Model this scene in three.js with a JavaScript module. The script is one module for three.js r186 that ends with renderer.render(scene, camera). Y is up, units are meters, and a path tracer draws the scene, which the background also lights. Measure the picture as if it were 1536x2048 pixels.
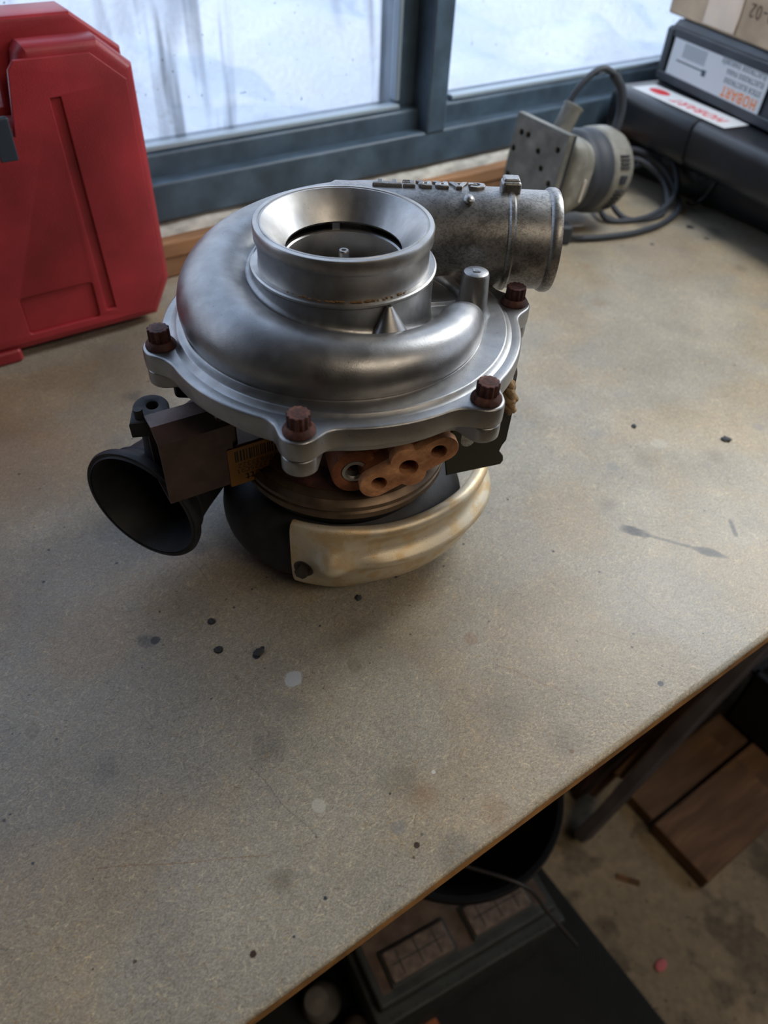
import * as THREE from 'three';
import { RoundedBoxGeometry } from 'three/addons/geometries/RoundedBoxGeometry.js';
import { mergeGeometries, mergeVertices, toCreasedNormals } from 'three/addons/utils/BufferGeometryUtils.js';
import { RectAreaLightUniformsLib } from 'three/addons/lights/RectAreaLightUniformsLib.js';
import { FontLoader } from 'three/addons/loaders/FontLoader.js';
import { TextGeometry } from 'three/addons/geometries/TextGeometry.js';

// ---------------------------------------------------------------- camera, sky, sun, exposure
const scene = new THREE.Scene();
const renderer = new THREE.WebGLRenderer({ antialias: true });
renderer.toneMapping = THREE.LinearToneMapping;
renderer.toneMappingExposure = 1.0;
renderer.shadowMap.enabled = true;
RectAreaLightUniformsLib.init();

const camera = new THREE.PerspectiveCamera(69.07, 0.75, 0.02, 80);
camera.position.set(-0.21649, 0.41714, 0.34026);
camera.up.set(0.37315, 0.71306, -0.59356);
camera.lookAt(-0.21649 + 0.42883, 0.41714 - 0.69989, 0.34026 - 0.5712);
camera.focus = 0.45;
camera.userData.fStop = 6.5;

function skyTexture() {
  const w = 32, h = 64, d = new Float32Array(w * h * 4);
  for (let j = 0; j < h; j++) {
    const el = ((j + 0.5) / h - 0.5) * 180, t = Math.max(0, Math.min(1, el / 60));
    const k = Math.pow(t, 0.6);
    const c = [0.96 + (0.50 - 0.96) * k, 0.99 + (0.71 - 0.99) * k, 1.04 + (1.06 - 1.04) * k];
    for (let i = 0; i < w; i++) { const o = (j * w + i) * 4; d[o] = c[0]; d[o + 1] = c[1]; d[o + 2] = c[2]; d[o + 3] = 1; }
  }
  const t = new THREE.DataTexture(d, w, h, THREE.RGBAFormat, THREE.FloatType);
  t.mapping = THREE.EquirectangularReflectionMapping; t.magFilter = THREE.LinearFilter; t.needsUpdate = true;
  return t;
}
scene.background = skyTexture();
scene.backgroundIntensity = 2.5;

const sun = new THREE.DirectionalLight(new THREE.Color(1, 0.95, 0.83), 1.9);
sun.position.set(-8.5, 2.6, 0.7); sun.target.position.set(0, 0, 0);
sun.castShadow = true; sun.shadow.mapSize.set(2048, 2048);
Object.assign(sun.shadow.camera, { left: -9, right: 9, top: 9, bottom: -9, near: 0.5, far: 30 });
scene.add(sun, sun.target);

const FILL_BENCH = 17, FILL_ROOM = 6;          // radiance of the two added lights: hung shop light and ceiling panel
const FILL_COLD = new THREE.Color(0.94, 0.98, 1.0), FILL_WARM = new THREE.Color(1.0, 0.84, 0.64);

// ---------------------------------------------------------------- helpers
let seed = 7;
const rnd = () => { seed = (seed * 1664525 + 1013904223) >>> 0; return seed / 4294967296; };
const V = (x, y, z) => new THREE.Vector3(x, y, z);
const taken = {};
function numbered(n) { const k = taken[n] = (taken[n] ?? -1) + 1; return k ? `${n}_${String(k).padStart(3, '0')}` : n; }
function shade(o) { o.traverse(m => { if (m.isMesh) { m.castShadow = true; m.receiveShadow = true; } }); return o; }
function thing(name, label, category, pos = [0, 0, 0], turn = 0, group) {
  const o = new THREE.Group(); o.name = numbered(name); o.position.set(...pos); o.rotation.y = turn;
  o.userData = { label, category }; if (group) o.userData.group = group; scene.add(o); return o;
}
function part(name, geo, mat, parent, label) {
  const g = Array.isArray(geo) ? join(geo) : geo;
  const m = new THREE.Mesh(g, mat); m.name = name; m.castShadow = m.receiveShadow = true;
  if (label) m.userData.label = label;
  parent.add(m); return m;
}
function single(name, geo, mat, label, category, group) {
  const m = part(numbered(name), geo, mat, scene); m.userData = { label, category }; if (group) m.userData.group = group; return m;
}
function structure(name, geo, mat, label) {
  const m = part(name, geo, mat, scene); m.userData = { kind: 'structure' }; if (label) m.userData.label = label; return m;
}
function join(list) {
  const gs = list.map(g => { const n = g.index ? g.toNonIndexed() : g.clone(); for (const k of Object.keys(n.attributes)) if (!['position', 'normal', 'uv'].includes(k)) n.deleteAttribute(k); n.clearGroups(); if (!n.attributes.uv) n.setAttribute('uv', new THREE.BufferAttribute(new Float32Array(n.attributes.position.count * 2), 2)); return n; });
  return mergeGeometries(gs);
}
// uv in metres, each face from the axis it faces most
function mUV(geo, s = 1) {
  const g = geo.index ? geo.toNonIndexed() : geo, p = g.attributes.position, uv = new Float32Array(p.count * 2);
  if (!g.attributes.normal) g.computeVertexNormals();
  const a = V(), b = V(), c = V(), n = V();
  for (let i = 0; i < p.count; i += 3) {
    a.fromBufferAttribute(p, i); b.fromBufferAttribute(p, i + 1); c.fromBufferAttribute(p, i + 2);
    n.copy(b).sub(a).cross(c.clone().sub(a));
    const ax = Math.abs(n.x), ay = Math.abs(n.y), az = Math.abs(n.z);
    [a, b, c].forEach((v, k) => {
      const o = (i + k) * 2;
      if (ay >= ax && ay >= az) { uv[o] = v.x * s; uv[o + 1] = v.z * s; } else if (ax >= az) { uv[o] = v.z * s; uv[o + 1] = v.y * s; } else { uv[o] = v.x * s; uv[o + 1] = v.y * s; }
    });
  }
  g.setAttribute('uv', new THREE.BufferAttribute(uv, 2)); return g;
}
function box(w, h, d, x = 0, y = 0, z = 0, r = 0) {
  const g = r ? new RoundedBoxGeometry(w, h, d, 3, r) : new THREE.BoxGeometry(w, h, d);
  g.translate(x, y, z); return mUV(g);
}
function between(a, b, r1, r2 = r1, seg = 28, open = false) {
  const d = b.clone().sub(a), L = d.length();
  const g = new THREE.CylinderGeometry(r2, r1, L, seg, 1, open);
  g.applyQuaternion(new THREE.Quaternion().setFromUnitVectors(V(0, 1, 0), d.normalize()));
  g.translate((a.x + b.x) / 2, (a.y + b.y) / 2, (a.z + b.z) / 2); return mUV(g);
}
// toCreasedNormals joins points closer than a centimetre, so work on a larger copy
function creased(g, a) { const k = g.clone().scale(1000, 1000, 1000), c = toCreasedNormals(k, a); return c.scale(0.001, 0.001, 0.001); }
function lathe(pts, seg = 96) {       // uv in metres: round the axis (whole texture periods) and along the profile
  const g = new THREE.LatheGeometry(pts.map(p => new THREE.Vector2(p[0], p[1])), seg), n = pts.length, len = [0];
  for (let i = 1; i < n; i++) len.push(len[i - 1] + Math.hypot(pts[i][0] - pts[i - 1][0], pts[i][1] - pts[i - 1][1]));
  const U = Math.max(1, Math.round(2 * Math.PI * Math.max(...pts.map(p => p[0])) * 8)) / 8, uv = g.attributes.uv;
  for (let i = 0; i <= seg; i++) for (let j = 0; j < n; j++) uv.setXY(i * n + j, i / seg * U, len[j]);
  return creased(g, 0.6);
}
function alongAxis(g, from, dir) { g.applyQuaternion(new THREE.Quaternion().setFromUnitVectors(V(0, 1, 0), dir.clone().normalize())); g.translate(from.x, from.y, from.z); return g; }
function tube(pts, r, seg = 80, rs = 10) { return mUV(new THREE.TubeGeometry(new THREE.CatmullRomCurve3(pts.map(p => V(...p)), false, 'centripetal'), seg, r, rs, false)); }
function capsEnds(pts, r) { return [0, pts.length - 1].map(i => { const g = new THREE.SphereGeometry(r, 10, 8); g.translate(...pts[i]); return mUV(g); }); }
function cord(pts, r, seg) { return join([tube(pts, r, seg), ...capsEnds(pts, r)]); }
function outline(pts) { const s = new THREE.Shape(); pts.forEach((p, i) => i ? s.lineTo(p[0], p[1]) : s.moveTo(p[0], p[1])); s.closePath(); return s; }
function circleHole(x, y, r) { const p = new THREE.Path(); p.absarc(x, y, r, 0, Math.PI * 2, true); return p; }
function extrude(shape, depth, bevel = 0, seg = 2, curve = 16) {
  return new THREE.ExtrudeGeometry(shape, { depth: depth - 2 * bevel, bevelEnabled: bevel > 0, bevelThickness: bevel, bevelSize: bevel, bevelOffset: -bevel, bevelSegments: seg, curveSegments: curve }).translate(0, 0, bevel);
}
// grid of points -> smooth surface; closed = wrap in the first direction
function grid(nu, nv, fn, closed = false, flip = false, U = 0.625) {
  const pos = [], idx = [], uv = [], m = closed ? nu + 1 : nu;
  for (let i = 0; i < m; i++) { let v = 0, q = null; for (let j = 0; j < nv; j++) { const p = fn(i % nu, j); if (q) v += Math.hypot(p[0] - q[0], p[1] - q[1], p[2] - q[2]); q = p; pos.push(...p); uv.push(i / (m - 1) * U, v); } }
  for (let i = 0; i < m - 1; i++) for (let j = 0; j < nv - 1; j++) {
    const a = i * nv + j, b = a + nv, c = a + 1, d = b + 1;
    if (flip) idx.push(a, c, b, b, c, d); else idx.push(a, b, c, b, d, c);
  }
  const g = new THREE.BufferGeometry(); g.setAttribute('position', new THREE.Float32BufferAttribute(pos, 3)); g.setAttribute('uv', new THREE.Float32BufferAttribute(uv, 2)); g.setIndex(idx); g.computeVertexNormals();
  if (closed) { const n = g.attributes.normal, a = V(), b = V(); for (let j = 0; j < nv; j++) { const k = nu * nv + j; a.fromBufferAttribute(n, j); b.fromBufferAttribute(n, k); a.add(b).normalize(); n.setXYZ(j, a.x, a.y, a.z); n.setXYZ(k, a.x, a.y, a.z); } }
  return g;
}
const sm = (a, b, x) => { const t = Math.max(0, Math.min(1, (x - a) / (b - a))); return t * t * (3 - 2 * t); };
const lerp = (a, b, t) => a + (b - a) * t;
const deg = Math.PI / 180;

// noise
const PERM = new Uint16Array(1024); { const p = [...Array(512).keys()]; for (let i = 511; i > 0; i--) { const j = Math.floor(rnd() * (i + 1)); [p[i], p[j]] = [p[j], p[i]]; } for (let i = 0; i < 1024; i++) PERM[i] = p[i & 511]; }
const hash = (x, y) => PERM[(PERM[x & 511] + y) & 511] / 511;
function vnoise(x, y, wx, wy) {          // tiles with whole periods wx, wy
  const xi = Math.floor(x), yi = Math.floor(y), fx = x - xi, fy = y - yi, u = fx * fx * (3 - 2 * fx), v = fy * fy * (3 - 2 * fy);
  const m = (a, n) => ((a % n) + n) % n, x0 = m(xi, wx), x1 = m(xi + 1, wx), y0 = m(yi, wy), y1 = m(yi + 1, wy);
  return lerp(lerp(hash(x0, y0), hash(x1, y0), u), lerp(hash(x0, y1), hash(x1, y1), u), v);
}
function fbm(x, y, p, o = 4) { let s = 0, a = 0.5, n = 0; for (let k = 0; k < o; k++) { s += a * vnoise(x * p, y * p, p, p); n += a; a *= 0.5; p *= 2; } return s / n; }
function dataTex(w, h, fn, srgb = true, rep) {
  const d = new Uint8Array(w * h * 4);
  for (let j = 0; j < h; j++) for (let i = 0; i < w; i++) { const c = fn((i + 0.5) / w, (j + 0.5) / h, i, j), o = (j * w + i) * 4; d[o] = Math.max(0, Math.min(255, c[0])); d[o + 1] = Math.max(0, Math.min(255, c[1])); d[o + 2] = Math.max(0, Math.min(255, c[2])); d[o + 3] = 255; }
  const t = new THREE.DataTexture(d, w, h); t.wrapS = t.wrapT = THREE.RepeatWrapping; t.magFilter = THREE.LinearFilter; t.minFilter = THREE.LinearMipmapLinearFilter; t.generateMipmaps = true;
  if (srgb) t.colorSpace = THREE.SRGBColorSpace; if (rep) t.repeat.set(rep, rep); t.needsUpdate = true; return t;
}
const again = (t, r) => { const c = t.clone(); c.repeat.set(r, r); c.needsUpdate = true; return c; };
const mat = (o) => new THREE.MeshPhysicalMaterial(o);
const rgb = (r, g, b) => new THREE.Color().setRGB(r, g, b);

// shared surface textures
const blotch = dataTex(512, 512, (u, v) => { const n = 255 * (0.55 + 0.45 * fbm(u, v, 6, 6)); return [n, n, n]; });
const bumpTex = dataTex(512, 512, (u, v) => { const n = 255 * fbm(u, v, 64, 3); return [n, n, n]; }, false);
const castBump = again(bumpTex, 32), fineBump = again(bumpTex, 32);
const alMap = dataTex(1024, 1024, (u, v) => {
  const a = fbm(u, v, 8, 5), s = vnoise(u * 300, v * 300, 300, 300), g = fbm(u + 0.3, v + 0.7, 24, 3);
  let k = 180 + 34 * (a - 0.5) + 18 * (g - 0.5); if (s > 0.90 && a < 0.58) k -= 75 * (s - 0.90) / 0.10;
  return [k, k * 0.99, k * 0.975];
}, true, 8);
const alRough = dataTex(512, 512, (u, v) => { const n = 255 * (0.60 + 0.28 * (fbm(u, v, 14, 5) - 0.5)); return [n, n, n]; }, false, 8);
const castAl = mat({ color: rgb(0.70, 0.71, 0.735), map: alMap, metalness: 0.92, roughness: 0.66, roughnessMap: alRough, bumpMap: castBump, bumpScale: 0.00004 });
const smoothAl = mat({ color: rgb(0.95, 0.95, 0.96), map: alMap, metalness: 1, roughness: 0.72, roughnessMap: alRough });
const grimeMap = dataTex(1024, 1024, (u, v) => {
  const a = fbm(u, v, 7, 5), s = fbm(u + 0.2, v + 0.5, 150, 2), t = fbm(u + 0.6, v + 0.1, 60, 3); let k = 168 + 40 * (a - 0.5);
  k -= 40 * sm(0.36, 0.80, 0.55 * s + 0.45 * t + 0.5 * (0.5 - a)); return [k * 1.0, k * 0.98, k * 0.955];
}, true, 8);
const darkAl = mat({ color: rgb(0.82, 0.84, 0.87), map: grimeMap, metalness: 0.85, roughness: 0.68, roughnessMap: alRough, bumpMap: castBump, bumpScale: 0.00003 });
const rustTex = dataTex(512, 512, (u, v) => {
  const a = fbm(u, v, 10, 5), b = fbm(u + 0.4, v + 0.1, 30, 3);
  return [92 + 80 * (a - 0.5) + 40 * (b - 0.5), 58 + 60 * (a - 0.5) + 24 * (b - 0.5), 50 + 40 * (a - 0.5) + 16 * (b - 0.5)];
}, true, 16);
const rust = mat({ color: 0xffffff, map: rustTex, metalness: 0.25, roughness: 0.72, bumpMap: castBump, bumpScale: 0.00015 });
const rustDeep = mat({ color: rgb(0.62, 0.5, 0.5), map: rustTex, metalness: 0.3, roughness: 0.6, bumpMap: castBump, bumpScale: 0.00012 });
const boxBrown = mat({ color: rgb(0.13, 0.075, 0.062), map: again(blotch, 16), metalness: 0.25, roughness: 0.42, bumpMap: fineBump, bumpScale: 0.0001 });
const orangeTex = dataTex(512, 512, (u, v) => {
  const a = fbm(u, v, 8, 5), b = fbm(u + 0.2, v, 40, 3);
  return [196 + 70 * (a - 0.5) + 40 * (b - 0.5), 148 + 70 * (a - 0.5) + 34 * (b - 0.5), 112 + 54 * (a - 0.5) + 24 * (b - 0.5)];
}, true, 16);
const orangePlate = mat({ color: rgb(1, 0.9, 0.82), map: orangeTex, metalness: 0.35, roughness: 0.55 });
const orangeCast = mat({ color: rgb(0.45, 0.28, 0.22), map: orangeTex, metalness: 0.25, roughness: 0.65, bumpMap: castBump, bumpScale: 0.0003 });
const iron = mat({ color: rgb(0.040, 0.040, 0.046), map: again(blotch, 16), metalness: 0.3, roughness: 0.62, bumpMap: castBump, bumpScale: 0.0001 });
const bandMetal = mat({ color: rgb(0.24, 0.165, 0.11), map: again(blotch, 16), metalness: 0.75, roughness: 0.42 });
const shieldTex = dataTex(512, 512, (u, v) => {
  const a = fbm(u, v, 5, 5), b = fbm(u + 0.5, v + 0.2, 14, 5), s = vnoise(u * 220, v * 220, 220, 220);
  const st = 0.45 * sm(0.45, 0.75, b); let k = 215 + 40 * (a - 0.5) - (s > 0.95 ? 60 : 0);
  return [k - 18 * st, k * 0.955 - 48 * st, k * 0.86 - 84 * st];
}, true, 8);
const shieldMat = mat({ color: rgb(1, 0.97, 0.92), map: shieldTex, metalness: 0.6, roughness: 0.5, bumpMap: castBump, bumpScale: 0.00008, side: THREE.DoubleSide });
const olive = mat({ color: rgb(0.075, 0.074, 0.062), metalness: 0.5, roughness: 0.5, map: blotch });

const font = await new FontLoader().loadAsync('fonts/droid/droid_sans_bold.typeface.json');
function canvasTex(w, h, draw) {
  const c = document.createElement('canvas'); c.width = w; c.height = h; draw(c.getContext('2d'), w, h);
  const t = new THREE.CanvasTexture(c); t.colorSpace = THREE.SRGBColorSpace; return t;
}

// ---------------------------------------------------------------- the room
const FLOOR = -0.92, CEIL = 1.5, XL = -2.2, XR = 1.75, ZB = -0.455, ZF = 3.0;
const wallMat = mat({ color: rgb(0.13, 0.115, 0.10), map: again(blotch, 1), roughness: 0.85 });
const concreteTex = dataTex(1024, 1024, (u, v) => {
  const a = fbm(u, v, 5, 6), b = fbm(u + 0.3, v + 0.6, 90, 3), c = fbm(u + 0.1, v + 0.4, 12, 4); let k = 148 + 60 * (a - 0.5) + 34 * (b - 0.5);
  const d = sm(0.56, 0.7, c); k -= 34 * d; const s = vnoise(u * 170, v * 170, 170, 170); if (s > 0.94) k -= 55;
  return [k, k * 0.9, k * 0.74];
}, true, 1.2);
const concrete = mat({ color: rgb(1, 0.97, 0.92), map: concreteTex, roughness: 0.85 });
structure('floor', box(XR - XL + 0.4, 0.1, ZF - ZB + 0.4, (XL + XR) / 2, FLOOR - 0.05, (ZF + ZB) / 2), concrete);
structure('ceiling', box(XR - XL + 0.4, 0.12, ZF - ZB + 0.4, (XL + XR) / 2, CEIL + 0.06, (ZF + ZB) / 2), wallMat);
structure('wall_left', box(0.12, CEIL - FLOOR, ZF - ZB + 0.3, XL - 0.06, (CEIL + FLOOR) / 2, (ZF + ZB) / 2), wallMat);
structure('wall_front', box(XR - XL, CEIL - FLOOR, 0.12, (XL + XR) / 2, (CEIL + FLOOR) / 2, ZF + 0.06), wallMat);
const WB = 0.055, WT = 1.18, WL = -1.25, WR = 1.34;             // opening of the bench window
structure('wall_back', [
  box(XR - XL, WB - FLOOR, 0.1, (XL + XR) / 2, (WB + FLOOR) / 2 - 0.012, ZB - 0.06),
  box(XR - XL, CEIL - WT, 0.1, (XL + XR) / 2, (CEIL + WT) / 2, ZB - 0.06),
  box(WL - XL, WT - WB + 0.1, 0.1, (XL + WL) / 2, (WT + WB) / 2, ZB - 0.06),
  box(XR - WR, WT - WB + 0.1, 0.1, (XR + WR) / 2, (WT + WB) / 2, ZB - 0.06)], wallMat);
const RZ0 = -0.2, RZ1 = 1.5, RY0 = 0.02, RY1 = 1.25;            // added window in the right-hand wall
structure('wall_right', [
  box(0.12, RY0 - FLOOR, ZF - ZB + 0.3, XR + 0.06, (RY0 + FLOOR) / 2, (ZF + ZB) / 2),
  box(0.12, CEIL - RY1, ZF - ZB + 0.3, XR + 0.06, (CEIL + RY1) / 2, (ZF + ZB) / 2),
  box(0.12, RY1 - RY0, RZ0 - ZB + 0.1, XR + 0.06, (RY1 + RY0) / 2, (RZ0 + ZB - 0.1) / 2),
  box(0.12, RY1 - RY0, ZF - RZ1 + 0.1, XR + 0.06, (RY1 + RY0) / 2, (ZF + RZ1 + 0.1) / 2)], wallMat);

// bench window: dark frame, two panes
const frameMat = mat({ color: rgb(0.11, 0.175, 0.25), map: again(blotch, 6), roughness: 0.42 });  // blue-grey takes the bluish glare round the window into the frame colour
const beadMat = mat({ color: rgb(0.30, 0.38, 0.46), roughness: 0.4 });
const win = new THREE.Group(); win.name = 'window_1'; win.userData = { kind: 'structure', label: 'dark window frame with two panes behind the bench' }; scene.add(win);
const FZ = -0.475;
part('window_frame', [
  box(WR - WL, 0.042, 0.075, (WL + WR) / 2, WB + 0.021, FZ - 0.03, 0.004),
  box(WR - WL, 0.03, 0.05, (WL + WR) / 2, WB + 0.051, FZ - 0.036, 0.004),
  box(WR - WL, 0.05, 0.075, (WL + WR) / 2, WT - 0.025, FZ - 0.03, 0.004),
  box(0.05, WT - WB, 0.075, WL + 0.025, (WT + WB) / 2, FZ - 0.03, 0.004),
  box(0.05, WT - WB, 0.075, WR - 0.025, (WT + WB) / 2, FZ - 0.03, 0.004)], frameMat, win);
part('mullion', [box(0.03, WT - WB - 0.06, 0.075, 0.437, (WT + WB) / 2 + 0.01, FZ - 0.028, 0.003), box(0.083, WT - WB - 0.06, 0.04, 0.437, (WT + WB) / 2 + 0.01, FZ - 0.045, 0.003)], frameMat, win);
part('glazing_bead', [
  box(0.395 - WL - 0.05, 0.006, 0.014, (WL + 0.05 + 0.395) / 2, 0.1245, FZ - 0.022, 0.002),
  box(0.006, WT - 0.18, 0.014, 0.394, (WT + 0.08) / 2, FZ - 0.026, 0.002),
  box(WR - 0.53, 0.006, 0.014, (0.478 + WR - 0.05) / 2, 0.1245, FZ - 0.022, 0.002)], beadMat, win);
const streak = dataTex(1024, 1024, (u, v) => {
  const wob = 0.02 * (fbm(u, v, 6, 3) - 0.5);
  const s = fbm((u + wob) * 1, v * 0.06, 64, 3), s2 = fbm(u + wob * 2, v * 0.12 + 0.3, 26, 3), low = sm(0.75, 0.02, v);
  let k = 236 - 70 * sm(0.52, 0.80, s) * (0.45 + 0.55 * low) - 66 * sm(0.55, 0.78, s2) * low;
  const sp = vnoise(u * 230, v * 230, 230, 230); if (sp > 0.975) k -= 90;
  k -= 14 * fbm(u, v, 12, 4);
  return [k, k * 1.0, k * 1.005];
});
const clearish = dataTex(512, 512, (u, v) => { let k = 240 - 16 * fbm(u, v, 10, 4); const sp = vnoise(u * 160, v * 160, 160, 160); if (sp > 0.985) k -= 70; return [k, k, k]; });
const dirtyGlass = mat({ color: 0xffffff, map: streak, transmission: 1, thickness: 0, roughness: 0.36, ior: 1.5 });
const glass = mat({ color: 0xffffff, map: clearish, transmission: 1, thickness: 0, roughness: 0.08, ior: 1.5 });
function pane(x0, x1, y0, y1, z, m) { const g = new THREE.PlaneGeometry(x1 - x0, y1 - y0); g.translate((x0 + x1) / 2, (y0 + y1) / 2, z); return g; }
{ const g = pane(WL + 0.04, 0.40, 0.11, WT - 0.04, FZ - 0.03); const uv = g.attributes.uv, p = g.attributes.position; for (let i = 0; i < uv.count; i++) uv.setXY(i, (p.getX(i) - WL) / 1.1, (p.getY(i) - 0.11) / 0.85); part('pane', g, dirtyGlass, win, 'pane with dirty runs of dried water'); }
part('pane', pane(0.47, WR - 0.04, 0.11, WT - 0.04, FZ - 0.03), glass, win);
// sill: torn white foam strip and a worn wooden trim
const woodTex = dataTex(512, 512, (u, v) => {
  const w = 0.05 * fbm(u, v, 4, 3), g = fbm(u * 0.12, v + w, 40, 4), s = fbm(u * 0.5, v, 8, 4), k = 1 + 0.5 * (g - 0.5) + 0.35 * (s - 0.5);
  return [166 * k, 127 * k, 92 * k];
}, true, 2.5);
const wood = mat({ color: rgb(0.85, 0.8, 0.78), map: woodTex, roughness: 0.7 });
structure('trim_1', [box(2.6, 0.020, 0.026, 0.1, 0.0315, -0.460, 0.004), box(2.6, 0.0225, 0.016, 0.1, 0.0107, -0.457, 0.002)], wood, 'worn wooden sill trim along the back of the bench');
{
  const n = 260, g = grid(n, 7, (i, j) => {
    const x = lerp(-1.2, 1.3, i / (n - 1)), e = 0.010 * (fbm(i / n, 0.2, 40, 4) - 0.4), t = j / 6;
    const z = lerp(-0.484, -0.462 + e, t), y = 0.0435 + 0.010 * (1 - t) * (0.6 + fbm(i / n, 0.7, 50, 3)) - (j === 6 ? 0.006 : 0) + 0.003 * fbm(i / n, t, 90, 3);
    return [x, y, z];
  });
  structure('trim_2', mUV(g), mat({ color: rgb(0.88, 0.86, 0.80), map: again(blotch, 9), roughness: 0.9, side: THREE.DoubleSide }), 'ragged white foam strip under the window frame');
}
// added right-hand window, out of view, to light the bench from the right
const win2 = new THREE.Group(); win2.name = 'added_window_2'; win2.userData = { kind: 'structure', label: 'added unseen window in the right-hand wall' }; scene.add(win2);
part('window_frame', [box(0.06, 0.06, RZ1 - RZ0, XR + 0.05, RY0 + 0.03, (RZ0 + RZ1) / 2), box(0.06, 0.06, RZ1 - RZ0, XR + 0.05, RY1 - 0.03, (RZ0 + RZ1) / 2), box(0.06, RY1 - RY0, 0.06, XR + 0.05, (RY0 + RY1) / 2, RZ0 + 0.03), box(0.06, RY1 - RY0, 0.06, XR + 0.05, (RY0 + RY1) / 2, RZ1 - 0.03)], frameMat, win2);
{ const g = new THREE.PlaneGeometry(RZ1 - RZ0 - 0.1, RY1 - RY0 - 0.1); g.rotateY(-Math.PI / 2); g.translate(XR + 0.05, (RY0 + RY1) / 2, (RZ0 + RZ1) / 2); part('pane', g, glass, win2); }

// snow outside
{
  const snow = mat({ color: rgb(0.70, 0.70, 0.715), roughness: 0.9, bumpMap: again(bumpTex, 2), bumpScale: 0.01 });
  const N = 220, M = 160;
  const h = (x, z) => {
    const far = -z - 0.6;
    let y = -0.55 + 0.30 * sm(0, 4, far) + 1.2 * sm(3, 9, far);
    y += 0.42 * (fbm((x + 14) / 30, (z + 24) / 30, 16, 5) - 0.5) * sm(0.2, 1.5, far) * 2;
    y += 0.42 * (fbm((x + 14) / 30, (z + 24) / 30, 64, 4) - 0.5) * sm(0.1, 1.2, far);
    y += 0.5 * Math.exp(-((x - 0.28) ** 2) / 0.16 - ((z + 1.7) ** 2) / 0.3);
    return y;
  };
  structure('snow_bank', mUV(grid(N, M, (i, j) => { const x = lerp(-9, 14, i / (N - 1)), t = j / (M - 1), z = lerp(-0.58, -14, t * t); return [x, h(x, z), z]; }, false, true)), snow, 'trodden snow outside the window');
  structure('snow_field', mUV(grid(60, 60, (i, j) => { const x = lerp(XR + 0.2, 16, i / 59), z = lerp(10, -0.6, j / 59); return [x, -0.6 + 0.25 * (fbm((x + 2) / 30, (z + 2) / 30, 16, 4) - 0.5), z]; })), snow, 'snow beyond the right-hand wall');
}

// added lights, all out of view, filling in the bench and the front
function addedLight(x, z, w, d, label, FILL_COLOR, FILL_POWER, y = CEIL - 0.03) {
  const t = thing(y > 1 ? 'added_ceiling_light' : 'added_hanging_light', label, 'light', [x, y, z]);
  if (y < 1) for (const s of [-1, 1]) part('cable', between(V(s * w * 0.4, 0.02, 0), V(s * w * 0.4, CEIL - y, 0), 0.003, 0.003, 8), mat({ color: rgb(0.05, 0.05, 0.05), roughness: 0.6 }), t);
  part('housing', box(w + 0.04, 0.03, d + 0.04, 0, 0.012, 0, 0.004), mat({ color: rgb(0.6, 0.6, 0.6), roughness: 0.5 }), t);
  const e = mat({ color: rgb(0.8, 0.8, 0.8), emissive: FILL_COLOR, emissiveIntensity: 1.5 });
  part('diffuser', box(w, 0.008, d, 0, -0.006, 0), e, t);
  const l = new THREE.RectAreaLight(FILL_COLOR, FILL_POWER, w, d); l.position.set(x, y - 0.015, z); l.lookAt(x, -5, z); l.name = 'added_light_glow'; scene.add(l);
}
addedLight(0.98, -0.06, 0.9, 0.26, 'added shop light hung out of view above the right end of the bench', FILL_COLD, FILL_BENCH, 0.78);  // added to brighten the right rear of the bench
addedLight(0.35, 1.5, 1.2, 0.5, 'added unseen ceiling light panel in the middle of the room', FILL_WARM, FILL_ROOM);  // added warm fill for the turbo front and the floor

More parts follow.
